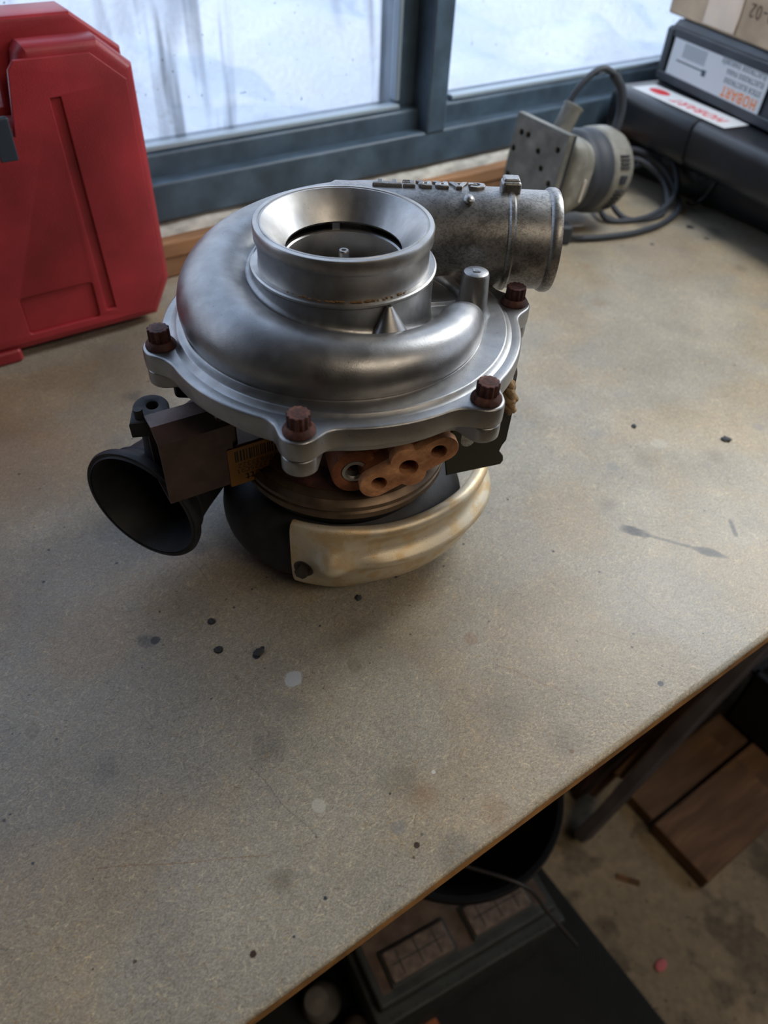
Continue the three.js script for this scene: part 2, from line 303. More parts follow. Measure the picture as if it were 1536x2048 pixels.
// ---------------------------------------------------------------- workbench
const BZ0 = -0.448, BZ1 = 0.2466, BX0 = -1.3, BX1 = 1.5, TX0 = -0.36, TXW = 1.26, TZ0 = -0.45, TZW = 0.71;
const marks = [   // x, z, radius, strength, tint   (stains, specks and paint on the hardboard)
  [-0.0987, 0.0951, 0.0068, 0.8, 'paint'], [-0.1076, 0.0653, 0.003, 1, 'ink'], [-0.1105, 0.0668, 0.0026, 1, 'ink'], [-0.104, 0.0632, 0.0018, 1, 'ink'],
  [-0.1289, 0.0491, 0.0034, 0.9, 'ink'], [-0.1609, 0.0189, 0.0035, 0.7, 'ink'], [-0.166, 0.016, 0.008, 0.45, 'ink'], [-0.123, 0.025, 0.003, 0.8, 'ink'],
  [0.1019, 0.2302, 0.0022, 1, 'ink'], [0.0175, 0.2324, 0.0016, 1, 'rust'], [-0.0946, 0.225, 0.0018, 1, 'hole'], [-0.1937, 0.2227, 0.0018, 1, 'hole'], [-0.0976, 0.2115, 0.0045, 0.4, 'dust'],
  [-0.128, 0.176, 0.0045, 0.5, 'pale'], [-0.0611, 0.1964, 0.0012, 1, 'pale'],
  [-0.135, 0.128, 0.013, 0.22, 'ink'], [-0.11, 0.115, 0.014, 0.16, 'ink'], [-0.05, 0.098, 0.03, 0.34, 'dirt'], [-0.02, 0.12, 0.035, 0.3, 'dirt'], [-0.165, 0.2, 0.008, 0.5, 'dirt'],
  [-0.08, 0.19, 0.016, 0.4, 'dirt'], [-0.075, 0.205, 0.01, 0.35, 'rust'], [-0.22, 0.09, 0.012, 0.2, 'ink'], [0.0, 0.19, 0.02, 0.3, 'dirt'], [0.02, 0.225, 0.016, 0.4, 'dirt'],
  [-0.045, 0.235, 0.012, 0.3, 'rust'], [0.06, 0.21, 0.012, 0.25, 'dust'], [0.2184, 0.1561, 0.006, 0.0, 'ink'],
  [-0.25, -0.25, 0.11, 0.3, 'rust'], [-0.17, -0.2, 0.08, 0.28, 'rust'], [-0.30, -0.1, 0.09, 0.2, 'rust'], [-0.05, -0.30, 0.1, 0.3, 'dirt'],
  [0.45, -0.30, 0.09, 0.18, 'rust'], [0.62, -0.2, 0.10, 0.16, 'rust'], [0.72, -0.2, 0.02, 0.3, 'ink'], [0.71, -0.235, 0.006, 0.9, 'ink'], [0.70, -0.2, 0.004, 0.9, 'ink'], [0.62, -0.225, 0.003, 0.9, 'ink'], [0.66, -0.27, 0.02, 0.4, 'ink'],
  [0.30, 0.06, 0.008, 0.3, 'pale'], [0.24, 0.06, 0.006, 0.4, 'dust'], [0.26, 0.02, 0.01, 0.3, 'dust'], [0.33, 0.1, 0.012, 0.25, 'dirt'], [0.2, 0.09, 0.01, 0.3, 'dirt'],
];
function benchColor() {
  const W = 2048, H = 2048, px = W / TXW, pz = H / TZW, buf = new Float32Array(W * H * 3);
  const f1 = 512;
  for (let j = 0; j < H; j++) for (let i = 0; i < W; i++) {
    const u = i / W, v = j / H, x = u * TXW, z = v * TZW;
    const big = fbm(x / 1.3, z / 1.3, 7, 4), mid = fbm(x / 1.3 + 0.3, z / 1.3 + 0.2, 40, 3), n1 = hash(i * 7 + j * 13, j * 3 + (i >> 3)), n2 = vnoise(i * 0.8, j * 0.5, 511, 511), warm = fbm(x / 1.3 + 0.6, z / 1.3 + 0.1, 18, 4);
    let k = 150 + 26 * (big - 0.5) + 22 * (mid - 0.5) + 40 * (n1 - 0.5) + 24 * (n2 - 0.5);
    const w = sm(0.42, 0.7, warm), o = (j * W + i) * 3;
    buf[o] = k * (1.0 + 0.03 * w); buf[o + 1] = k * (0.950 - 0.012 * w); buf[o + 2] = k * (0.855 - 0.06 * w);
  }
  // short loose fibres of the pressed board
  for (let n = 0; n < 60000; n++) {
    const x = rnd() * W, y = rnd() * H, a = rnd() * 6.283, L = 3 + rnd() * 9, t = rnd(), bend = (rnd() - 0.5) * 0.25;
    const d = t < 0.55 ? [44, 36, 18] : t < 0.85 ? [-34, -36, -36] : [26, 4, -26]; let xx = x, yy = y, aa = a;
    for (let s = 0; s < L; s++) { const i = Math.floor(xx) & (W - 1), j = Math.floor(yy) & (H - 1), o = (j * W + i) * 3; for (let c = 0; c < 3; c++) buf[o + c] += d[c] * 0.6; xx += Math.cos(aa); yy += Math.sin(aa) * 1.6; aa += bend; }
  }
  const tint = { ink: [44, 46, 50], rust: [126, 86, 54], dirt: [92, 84, 70], pale: [196, 194, 184], paint: [178, 182, 188], dust: [120, 122, 124], hole: [52, 32, 18] };
  const spot = (x, z, r, s, kind, soft = 0.5) => {
    const cx = (x - TX0) * px, cz = (z - TZ0) * pz, rx = r * px * 1.5, rz = r * pz * 1.5, t = tint[kind];
    for (let j = Math.max(0, Math.floor(cz - rz)); j <= Math.min(H - 1, cz + rz); j++) for (let i = Math.max(0, Math.floor(cx - rx)); i <= Math.min(W - 1, cx + rx); i++) {
      const dx = (i - cx) / px / r, dz = (j - cz) / pz / r, d = Math.hypot(dx, dz) + 0.55 * (fbm(i / 600 + x, j / 900 + z, Math.max(8, Math.min(60, Math.round(0.6 / r))), 4) - 0.5);
      const big = r > 0.007 && kind !== 'paint' && kind !== 'pale';
      let a = s * (big ? sm(1.15, 0.2, d) * (0.35 + 0.9 * hash(i * 3 + 5, j * 5)) : sm(1.0, 0.82, d)); a = Math.min(1, a); const o = (j * W + i) * 3;
      for (let c = 0; c < 3; c++) buf[o + c] = lerp(buf[o + c], t[c], a);
    }
  };
  marks.forEach(m => spot(...m));
  // the long grey smear right of the turbo
  for (let k = 0; k <= 60; k++) { const t = k / 60; spot(lerp(0.191, 0.236, t) , lerp(0.118, 0.183, t), t < 0.2 ? 0.0055 : t > 0.68 ? 0.0058 - 0.004 * Math.abs(t - 0.82) * 6 : 0.002, 0.16, 'ink'); }
  for (let k = 0; k <= 12; k++) spot(lerp(0.262, 0.272, k / 12), lerp(0.171, 0.158, k / 12), 0.0022, 0.25, 'ink');
  // scratches
  const scratch = (x0, z0, x1, z1, kind, s) => { const n = Math.ceil(Math.hypot((x1 - x0) * px, (z1 - z0) * pz)); for (let k = 0; k < n; k++) { const t = k / n, i = Math.floor((lerp(x0, x1, t) - TX0) * px + 1.5 * Math.sin(k * 0.05)), j = Math.floor((lerp(z0, z1, t) - TZ0) * pz); if (i < 0 || j < 0 || i >= W || j >= H) continue; const o = (j * W + i) * 3; for (let c = 0; c < 3; c++) buf[o + c] = lerp(buf[o + c], tint[kind][c], s * (0.5 + 0.5 * hash(k, 3))); } };
  scratch(-0.245, 0.14, -0.165, 0.185, 'rust', 0.7); scratch(0.02, 0.16, 0.06, 0.225, 'rust', 0.7); scratch(0.09, 0.17, 0.12, 0.205, 'rust', 0.6);
  for (let n = 0; n < 46; n++) { const x = TX0 + rnd() * TXW, z = TZ0 + rnd() * TZW, a = rnd() * 6.28, L = 0.01 + rnd() * 0.05; scratch(x, z, x + Math.cos(a) * L, z + Math.sin(a) * L, rnd() < 0.5 ? 'rust' : 'ink', 0.35); }
  for (let n = 0; n < 420; n++) { const r = 0.0004 + 0.0011 * rnd() * rnd(); spot(TX0 + rnd() * TXW, TZ0 + rnd() * TZW, r, 0.5 + 0.5 * rnd(), rnd() < 0.8 ? 'ink' : 'hole'); }
  for (let n = 0; n < 50; n++) spot(TX0 + rnd() * TXW, TZ0 + rnd() * TZW, 0.004 + 0.012 * rnd(), 0.18 + 0.2 * rnd(), ['ink', 'dirt', 'rust', 'dust'][n % 4]);
  const d = new Uint8Array(W * H * 4);
  for (let i = 0; i < W * H; i++) { for (let c = 0; c < 3; c++) d[i * 4 + c] = Math.max(0, Math.min(255, buf[i * 3 + c])); d[i * 4 + 3] = 255; }
  const t = new THREE.DataTexture(d, W, H); t.wrapS = t.wrapT = THREE.MirroredRepeatWrapping; t.magFilter = THREE.LinearFilter; t.minFilter = THREE.LinearMipmapLinearFilter; t.generateMipmaps = true; t.colorSpace = THREE.SRGBColorSpace; t.needsUpdate = true; return t;
}
const boardMat = mat({ color: rgb(0.98, 0.97, 0.95), map: benchColor(), roughness: 0.44, bumpMap: again(bumpTex, 9), bumpScale: 0.00012, specularIntensity: 1 });
const edgeTex = dataTex(512, 64, (u, v) => { const n = fbm(u, v, 60, 3), l = fbm(u * 0.4, v, 16, 3), k = 1 + 0.5 * (n - 0.5) + 0.4 * (l - 0.5); return [158 * k, 116 * k, 66 * k]; }, true, 3);
const edgeMat = mat({ color: rgb(1, 0.97, 0.92), map: edgeTex, roughness: 0.8 });
{
  const t = thing('workbench', 'long workbench with stained tan hardboard top in front of the window', 'workbench', [0, 0, 0]);
  const nx = 420, g = grid(nx, 6, (i, j) => {
    const x = lerp(BX0, BX1, i / (nx - 1)), w = 0.0011 * (fbm(i / nx, 0.3, 90, 4) - 0.5) + 0.0009 * (fbm(i / nx, 0.8, 12, 3) - 0.5);
    const c = [[BZ0, 0], [0, 0], [BZ1 - 0.004, 0], [BZ1 - 0.0017 + w, -0.0003], [BZ1 - 0.0004 + w, -0.0012], [BZ1 + w, -0.0022]][j];
    return [x, c[1], c[0]];
  }, false, true);
  const p = g.attributes.position, uv = new Float32Array(p.count * 2);
  for (let i = 0; i < p.count; i++) { uv[2 * i] = (p.getX(i) - TX0) / TXW; uv[2 * i + 1] = (p.getZ(i) - TZ0) / TZW; }
  g.setAttribute('uv', new THREE.BufferAttribute(uv, 2));
  part('bench_top', g, boardMat, t);
  part('bench_core', box(BX1 - BX0, 0.0135, BZ1 - BZ0 - 0.0006, (BX0 + BX1) / 2, -0.0085, (BZ0 + BZ1) / 2 - 0.0003), edgeMat, t);
  const legWood = mat({ color: rgb(0.35, 0.3, 0.26), map: woodTex, roughness: 0.8 });
  for (const x of [BX0 + 0.06, BX1 - 0.06]) for (const z of [BZ0 + 0.05, BZ1 - 0.12]) part('leg', box(0.09, -FLOOR - 0.0155, 0.09, x, (FLOOR - 0.0155) / 2, z, 0.003), legWood, t);
  part('rail', box(BX1 - BX0 - 0.1, 0.09, 0.038, (BX0 + BX1) / 2, -0.061, BZ0 + 0.03), legWood, t);
}

// ---------------------------------------------------------------- turbocharger
const TURN = -34.5707 * deg;
const turbo = thing('turbocharger', 'aluminium and iron turbocharger standing on its turbine end on the bench', 'turbocharger', [0, 0, 0], TURN);
// angle a: 0 faces the front edge side, growing to the right
const pol = (r, a, y) => [r * Math.sin(a * deg), y, r * Math.cos(a * deg)];
const BOLTS = [[0.1082, -70], [0.1119, -9.2], [0.111, 45.3], [0.1103, 104.1], [0.110, 165], [0.110, -131]];
const FT = 0.185, FB = 0.1725;     // flange top and underside
function flangeR(aDeg, R, lug, k) {           // outline with a rounded lug at every bolt
  const a = aDeg * deg; let lo = 0.06, hi = 0.14;
  const d = r => { const x = r * Math.sin(a), z = r * Math.cos(a); let v = r - R; for (const [br, ba] of BOLTS) { const q = Math.hypot(x - br * Math.sin(ba * deg), z - br * Math.cos(ba * deg)) - lug; const h = Math.max(k - Math.abs(v - q), 0) / k; v = Math.min(v, q) - h * h * k * 0.25; } return v; };
  for (let i = 0; i < 26; i++) { const m = (lo + hi) / 2; if (d(m) < 0) lo = m; else hi = m; }
  return lo;
}
function scroll(a) {                           // a in degrees -> tube radius, outer radius
  let t = (106 - a) / 360; t -= Math.floor(t);
  let tr = 0.0120 + 0.0235 * t, ro = 0.0825 + 0.0265 * t;
  const start = sm(0.0, 0.085, t), end = 1 - sm(0.84, 0.97, t);
  const s = Math.min(start, end); ro += 0.002 * sm(0.5, 0.79, t); tr *= 0.12 + 0.88 * s; ro = lerp(0.082, ro, Math.max(end, 0.0) * start);
  return [tr, ro];
}
{
  const NA = 360, prof = [];
  const ring = a => {
    const [tr, ro] = scroll(a), rc = ro - tr, yc = FT + 0.0005 + 0.55 * tr + 0.0035 * sm(0.026, 0.032, tr), out = [];
    const rin = 0.0562, c0 = Math.max(-1, Math.min(0.9, (rin - rc) / tr)), th0 = Math.acos(c0), yj = yc + tr * Math.sin(th0), rj = rc + tr * c0;
    out.push([0.0515, 0.2225], [0.0516, lerp(0.222, yj, 0.45)], [0.0518, yj + 0.0042], [0.0524, yj + 0.0018], [0.0537, yj + 0.0003]);
    out.push([lerp(0.0537, rj, 0.5), yj - 0.0001]);
    for (let k = 0; k <= 26; k++) { const th = lerp(th0, -0.42, k / 26); out.push([rc + tr * Math.cos(th), yc + tr * Math.sin(th)]); }
    const e = out[out.length - 1], rid = Math.max(0.0985, e[0] + 0.0045);
    out.push([e[0] + 0.0008, FT + 0.0030], [lerp(e[0], rid, 0.45), FT + 0.0024], [rid - 0.0012, FT + 0.0026], [rid, FT + 0.0022], [rid + 0.001, FT + 0.0006], [rid + 0.003, FT]);
    return out;
  };
  for (let i = 0; i < NA; i++) prof.push(ring(i * 360 / NA));
  const body = grid(NA, prof[0].length, (i, j) => { const [r, y] = prof[i][j]; return pol(r, i * 360 / NA, y); }, true, false);
  const fl = (R, lug, yt, yb, rin, b) => grid(NA * 2, 9, (i, j) => { const a = i * 180 / NA, r = flangeR(a, R, lug, 0.014); const q = [[rin, yt], [r - b * 3, yt], [r - b, yt - 0.0002], [r - b * 0.35, yt - b * 0.35], [r, yt - b], [r + 0.0002, (yt + yb) / 2], [r, yb + b * 0.6], [r - b * 0.6, yb], [rin, yb]][j]; return pol(q[0], a, q[1]); }, true, false);
  const housing = part('compressor_housing', (join([body, fl(0.1075, 0.0102, FT, FB, 0.06, 0.0014)])), castAl, turbo, 'cast aluminium compressor scroll');
  // gusset below the collar, boss, ribs
  { const A = 29, g = new THREE.CylinderGeometry(0.0016, 0.0092, 0.0155, 28, 6); g.scale(1.15, 1, 0.9); g.rotateX(-0.16); g.rotateY(A * deg); g.translate(...pol(0.0540, A, 0.2118)); part('gusset', mUV(creased(g, 0.6)), castAl, housing); }
  const bossG = lathe([[0, 0.0295], [0.0058, 0.0295], [0.0073, 0.0288], [0.0080, 0.0272], [0.0092, 0.008], [0.0125, 0.0005], [0.016, -0.002]], 40); bossG.translate(0.0775, 0.1855, -0.0075);
  const mark = join([box(0.0042, 0.0006, 0.0042, 0.0775, 0.2153, -0.0075), box(0.002, 0.0009, 0.002, 0.0775, 0.2153, -0.0075)]);
  part('boss', bossG, castAl, housing); part('stamped_mark', mark, castAl, housing);
  // backplate under the flange with its own lugs
  part('backplate', (fl(0.0985, 0.0098, FB - 0.0004, 0.1625, 0.05, 0.001)), castAl, turbo);
  // inlet ring
  const inlet = part('inlet_ring', lathe([[0.0484, 0.2222], [0.0520, 0.2224], [0.0529, 0.2218], [0.0530, 0.2206], [0.0522, 0.2196], [0.0512, 0.2190]].reverse(), 120), smoothAl, turbo);
  inlet.geometry = join([inlet.geometry, lathe([[0.0488, 0.2200], [0.0488, 0.2222], [0.0484, 0.2228], [0.0484, 0.2360], [0.0487, 0.2366], [0.0497, 0.2368], [0.0501, 0.2374], [0.0502, 0.2440], [0.0497, 0.2450], [0.0474, 0.2452], [0.0472, 0.2446], [0.0466, 0.2445], [0.0463, 0.2450], [0.0455, 0.2450], [0.0438, 0.2436], [0.0400, 0.2396], [0.0365, 0.2352], [0.0340, 0.2318], [0.0328, 0.2302], [0.0330, 0.2292], [0.0355, 0.2292], [0.0440, 0.2285], [0.0450, 0.2250], [0.0450, 0.1950]], 140)]);
  part('shroud', lathe([[0.0365, 0.196], [0.0365, 0.2236], [0.0360, 0.2246], [0.0340, 0.2247], [0.0330, 0.2240], [0.0318, 0.2200], [0.0310, 0.2120], [0.0310, 0.2050], [0.0330, 0.196]], 120), smoothAl, turbo);
  for (const a of [-170, -50, 70]) part('shroud_web', (() => { const g = box(0.0045, 0.010, 0.011, 0, 0.2265, 0.0400); g.rotateY(a * deg); return mUV(g); })(), smoothAl, turbo);
  part('inlet_grime', (() => { const l = []; for (let k = 0; k < 60; k++) { const a = -10 + 62 * rnd() + (rnd() < 0.3 ? -30 : 0), s = 0.0003 + 0.0006 * rnd(), g = new THREE.IcosahedronGeometry(s, 0); g.scale(1.6, 0.5, 0.8); g.rotateY(a * deg); const p = pol(0.0487 + 0.0012 * rnd(), a, 0.2226); g.translate(...p); l.push(mUV(g)); } return join(l); })(), mat({ color: rgb(0.20, 0.11, 0.045), roughness: 0.9 }), turbo, 'crusty brown dirt along the collar').userData.kind = 'stuff';
}
// compressor wheel down the bore
{
  const wheelM = mat({ color: rgb(0.16, 0.16, 0.17), metalness: 0.9, roughness: 0.5 });
  const w = part('compressor_wheel', lathe([[0.0001, 0.2185], [0.0062, 0.2185], [0.0066, 0.2180], [0.0072, 0.211], [0.0095, 0.198], [0.017, 0.187], [0.034, 0.183], [0.034, 0.181]], 64), wheelM, turbo);
  for (let k = 0; k < 12; k++) {
    const full = k % 2 === 0, a0 = k * 30, y1 = full ? 0.2115 : 0.203;
    const g = grid(10, 5, (i, j) => { const t = i / 9, y = lerp(y1, 0.187, t), tw = full ? 36 * (1 - t) * (1 - t) : 14 * (1 - t), rin = lerp(0.0072, 0.016, t * t), r = lerp(rin, 0.0302, j / 4); return pol(r, a0 + tw * (0.4 + 0.6 * j / 4), y); });
    part('blade', mUV(g), mat({ color: rgb(0.16, 0.16, 0.17), metalness: 0.9, roughness: 0.5, side: THREE.DoubleSide }), w);
  }
  part('washer', lathe([[0.0001, 0.2183], [0.0066, 0.2183], [0.0068, 0.2190], [0.0066, 0.2196], [0.0001, 0.2196]], 24), smoothAl, turbo);
  part('shaft_nut', lathe([[0.0031, 0.2190], [0.0031, 0.2272], [0.0026, 0.2280], [0.0014, 0.2280], [0.0012, 0.2268], [0.0001, 0.2266]], 6 * 4), mat({ color: rgb(0.30, 0.29, 0.28), metalness: 1, roughness: 0.35 }), turbo);
}
// outlet pipe with raised lettering
{
  const az = 90 * deg, n = V(Math.sin(az), 0, Math.cos(az)), end = V(0.1335, 0.2068, -0.0700), R = 0.0312;
  const at = s => end.clone().addScaledVector(n, -s);
  const shell = [[0.0282, 0.002], [0.0282, 0.115], [0.0001, 0.150], [R - 0.004, 0.150], [R, 0.142], [R, 0.0345], [R - 0.0004, 0.034], [R + 0.0009, 0.0325], [R + 0.0009, 0.0305], [R - 0.0008, 0.0290], [R - 0.0008, 0.0075], [R + 0.0002, 0.0068], [R + 0.0010, 0.0050], [R + 0.0010, 0.0018], [R + 0.0002, 0.0002], [R - 0.0012, -0.0001], [0.0290, 0.0001], [0.0282, 0.002]];
  const g = lathe(shell.map(p => [p[0], p[1]]), 96);
  alongAxis(g, end, n.clone().negate());
  const pipe = part('outlet_pipe', g, darkAl, turbo, 'dull grey outlet pipe with raised letters');
  // lettering, bent round the pipe: reads from the far end, upside down from the bench front
  const tg = new TextGeometry('GARRETT', { font, size: 0.0092, depth: 0.0022, curveSegments: 5, bevelEnabled: true, bevelThickness: 0.0004, bevelSize: 0.0003, bevelSegments: 1 });
  tg.computeBoundingBox(); const bw = tg.boundingBox.max.x, p = tg.attributes.position, back = V(-n.z, 0, n.x).multiplyScalar(-1);
  const side = V(-Math.cos(az), 0, Math.sin(az)); // horizontal, square to the pipe, towards the front
  const LEN = 0.0715, s0 = 0.047;
  for (let i = 0; i < p.count; i++) {
    const s = s0 + p.getX(i) / bw * LEN, b = (p.getY(i) - 0.0078) / R, r = R - 0.0006 + p.getZ(i);
    const q = at(s).addScaledVector(V(0, 1, 0), r * Math.cos(b)).addScaledVector(side, r * Math.sin(b));
    p.setXYZ(i, q.x, q.y, q.z);
  }
  const t2 = tg; t2.computeVertexNormals(); part('raised_lettering', mUV(t2), darkAl, pipe);
  const lug = join([box(0.0125, 0.010, 0.011, 0, R + 0.001, -0.002, 0.0022), box(0.0105, 0.003, 0.009, 0, R + 0.0058, -0.003, 0.0014)]); lug.rotateY(az - Math.PI / 2); { const q = at(0.0320); lug.translate(q.x, q.y, q.z); } part('pipe_lug', mUV(lug), darkAl, pipe);
  { const b = new THREE.SphereGeometry(0.0042, 14, 10); const q = at(0.059).addScaledVector(V(0, 1, 0), R * 0.93).addScaledVector(side, R * 0.36); b.scale(0.9, 0.7, 1.2); b.translate(q.x, q.y, q.z); part('casting_nub', mUV(b), darkAl, pipe); }
}
// twelve-point flange bolts
{
  const star = []; for (let k = 0; k < 48; k++) { const a = k / 48 * Math.PI * 2, r = 0.00585 + 0.00042 * Math.cos(12 * a); star.push([r * Math.cos(a), r * Math.sin(a)]); }
  const head = extrude(outline(star), 0.0088, 0.0007, 2); head.rotateX(-Math.PI / 2);
  const rim = lathe([[0.0001, 0], [0.0083, 0], [0.0086, 0.0006], [0.0084, 0.0016], [0.0066, 0.0040], [0.0001, 0.0042]], 40);
  const cap = lathe([[0.0001, 0.0086], [0.0034, 0.0086], [0.0036, 0.0092], [0.0001, 0.0093]], 20);
  const G = join([mUV(creased(head.clone().translate(0, 0.0025, 0), 0.5)), rim, cap.translate(0, 0.0022, 0)]);
  BOLTS.forEach(([r, a], i) => { const m = part('bolt', G, i === 0 || i === 3 ? rustDeep : rust, turbo, 'rusty twelve-point bolt'); m.position.set(...pol(r, a, FT)); m.rotation.y = i * 0.4; });
}
// centre housing, oil flange and plugs
{
  part('centre_housing', lathe([[0.02, 0.163], [0.058, 0.163], [0.060, 0.158], [0.056, 0.150], [0.050, 0.146], [0.047, 0.135], [0.047, 0.118], [0.050, 0.108], [0.058, 0.102], [0.060, 0.098], [0.02, 0.097]].reverse(), 80), rustDeep, turbo, 'rust-brown bearing housing');
  // pad with round port
  const padN = 14 * deg, place = (g) => { g.rotateY(padN); return g; };
  const pad = place((() => { const s2 = new THREE.Shape(); s2.absellipse(0, 0, 0.0145, 0.0162, 0, Math.PI * 2); s2.holes.push(circleHole(0, 0, 0.0082)); const g = extrude(s2, 0.022, 0.0012, 2, 28); g.translate(-0.0060, 0.1165, 0.0410); return mUV(creased(g, 0.5)); })());
  const arm = place(box(0.030, 0.020, 0.02, 0.019, 0.1310, 0.0480, 0.005)), arm2 = place(box(0.036, 0.034, 0.018, 0.024, 0.120, 0.0480, 0.006));
  part('oil_port_pad', join([pad, arm, arm2]), orangeCast, turbo, 'rust-orange cast pad with round port');
  part('port_insert', place((() => { const g = lathe([[0.0082, 0.0], [0.0082, 0.0060], [0.0078, 0.0080], [0.0060, 0.0085], [0.0046, 0.0070], [0.0046, 0.002]], 32); g.rotateX(Math.PI / 2); g.translate(-0.0060, 0.1165, 0.0545); return mUV(g); })()), mat({ color: rgb(0.42, 0.40, 0.37), metalness: 0.9, roughness: 0.45 }), turbo, 'threaded steel port');
  // three-hole flange plate
  const L = 0.0236, s = new THREE.Shape(), R1 = 0.0092, pts = [];
  const sd = (x, y) => { const cap = Math.hypot(x - Math.max(-L, Math.min(L, x)), y) - R1 + 0.0 * x; const e1 = Math.hypot(x - 0.001, y - 0.0055) - 0.0092, e2 = Math.hypot(x + 0.001, y + 0.0055) - 0.0092; return Math.min(cap, e1, e2); };
  for (let k = 0; k < 160; k++) { const a = k / 160 * Math.PI * 2; let lo = 0, hi = 0.05; for (let i = 0; i < 24; i++) { const m = (lo + hi) / 2; if (sd(m * Math.cos(a), m * Math.sin(a)) < 0) lo = m; else hi = m; } pts.push([lo * Math.cos(a), lo * Math.sin(a)]); }
  const plate = outline(pts); plate.holes.push(circleHole(-0.0205, 0, 0.0047), circleHole(0, 0, 0.0058), circleHole(0.0205, 0, 0.0047));
  const g = extrude(plate, 0.0062, 0.0006, 2, 24); g.rotateZ(31 * deg); g.rotateY(10 * deg);
  const C = V(0.0405, 0.1265, 0.0625); g.translate(C.x, C.y, C.z);
  part('oil_flange', mUV(creased(g, 0.5)), orangePlate, turbo, 'orange three-hole flange plate');
  const ns = outline(pts.map(p => [p[0] * 0.94, p[1] * 0.9])); ns.holes.push(circleHole(-0.0205, 0, 0.0045), circleHole(0, 0, 0.0056), circleHole(0.0205, 0, 0.0045)); const neck = extrude(ns, 0.03, 0, 2, 20); neck.rotateZ(31 * deg); neck.rotateY(10 * deg); const back = V(Math.sin(10 * deg), 0, Math.cos(10 * deg)).multiplyScalar(-0.0302); neck.translate(C.x + back.x, C.y, C.z + back.z); part('flange_neck', mUV(neck), orangeCast, turbo);
}
// clamp band and turbine housing
{
  part('bearing_flange', lathe([[0.02, 0.098], [0.063, 0.0975], [0.066, 0.0962], [0.0668, 0.094], [0.0668, 0.084]].reverse(), 120), bandMetal, turbo);
  part('clamp_band', lathe([[0.0655, 0.0815], [0.0693, 0.0820], [0.0702, 0.0832], [0.0702, 0.0872], [0.0690, 0.0886], [0.0702, 0.0898], [0.0704, 0.0930], [0.0690, 0.0945], [0.0665, 0.0962]], 140), bandMetal, turbo, 'brown steel clamp band');
  const NA = 160;
  const tr = a => { // turbine scroll: [centre radius, tube radius]
    const t = ((a + 250) % 360 + 360) % 360 / 360; const big = 0.5 + 0.5 * Math.cos((a - 100) * deg);
    return [0.0405 + 0.016 * sm(0, 80, Math.abs(((a + 180) % 360) - 180)), 0.0305];
  };
  const g = grid(NA, 26, (i, j) => { const a = i * 360 / NA, [rc, q] = tr(a), th = lerp(2.3, -2.75, j / 25); return pol(rc + q * Math.cos(th), a, 0.0405 + (q + 0.006) * Math.sin(th)); }, true, false);
  const top = lathe([[0.02, 0.078], [0.060, 0.0800], [0.0675, 0.0815], [0.0668, 0.078], [0.060, 0.068], [0.040, 0.06]].reverse(), 100), foot = lathe([[0.03, 0.02], [0.040, 0.012], [0.041, 0.001], [0.0405, 0.0], [0.030, 0.0], [0.029, 0.02]].reverse(), 80);
  const th = part('turbine_housing', (join([g, top, foot])), iron, turbo, 'dark iron turbine housing');
  // exhaust inlet: pipe flaring into a rimmed opening
  const az = -24.6 * deg, n = V(Math.sin(az), 0, Math.cos(az)), c = V(-0.131, 0.070, 0.052);
  const pr = [[0.0395, 0.0], [0.0405, -0.0012], [0.0428, -0.0008], [0.0436, -0.003], [0.0428, -0.0062], [0.0405, -0.0085], [0.0375, -0.013], [0.0365, -0.0160], [0.0370, -0.0172], [0.0350, -0.0182], [0.0325, -0.034], [0.0300, -0.060], [0.0300, -0.085], [0.0255, -0.085], [0.0260, -0.060], [0.0310, -0.030], [0.0365, -0.012], [0.0395, -0.001]];
  const fl = lathe(pr.slice(0, 13).reverse(), 80); alongAxis(fl, c, n);
  const lin = lathe([[0.0393, -0.0006], [0.0372, -0.010], [0.0312, -0.030], [0.0260, -0.060], [0.0258, -0.084], [0.0001, -0.0845]], 72); alongAxis(lin, c, n); part('inlet_bore', lin, iron, turbo);
  const inlet = part('exhaust_inlet', fl, iron, turbo, 'black rimmed exhaust opening');
  const duct = mUV(new THREE.TubeGeometry(new THREE.CatmullRomCurve3([c.clone().addScaledVector(n, -0.055), c.clone().addScaledVector(n, -0.09), V(-0.076, 0.058, -0.052), V(-0.045, 0.050, -0.062), V(0.0, 0.046, -0.05)]), 40, 0.0298, 28)); part('inlet_duct', duct, iron, turbo);
  // bracket post with a drilled top beside the opening
  const post = new THREE.Shape(); post.absarc(0, 0.004, 0.0108, 0, Math.PI); post.lineTo(-0.0125, -0.010); post.lineTo(0.0125, -0.010); post.closePath(); post.holes.push(circleHole(0.001, 0.005, 0.0034));
  const pt = extrude(post, 0.012, 0.0012, 2, 20); pt.rotateX(-Math.PI / 2 + 0.12); pt.rotateY(0.2); pt.translate(-0.1145, 0.130, 0.040);
  const stem = grid(24, 8, (i, j) => { const a = i * 15 * deg, t = j / 7, w = lerp(0.0105, 0.015, t ** 2.2), d = lerp(0.0105, 0.014, t ** 2); return [-0.1145 + w * Math.cos(a) + 0.004 * t, lerp(0.134, 0.1035, t), 0.040 - 0.003 + d * Math.sin(a)]; }, true, true);
  part('bracket_post', mUV(join([creased(pt, 0.5), stem])), iron, turbo, 'black bracket post with drilled top');
  part('bracket_pin', between(V(-0.1195, 0.138, 0.0475), V(-0.1195, 0.1475, 0.0475), 0.0027), iron, turbo);
  part('rear_bracket', (() => { const q = box(0.024, 0.016, 0.018, -0.092, 0.146, 0.015, 0.003); return q; })(), iron, turbo);
}
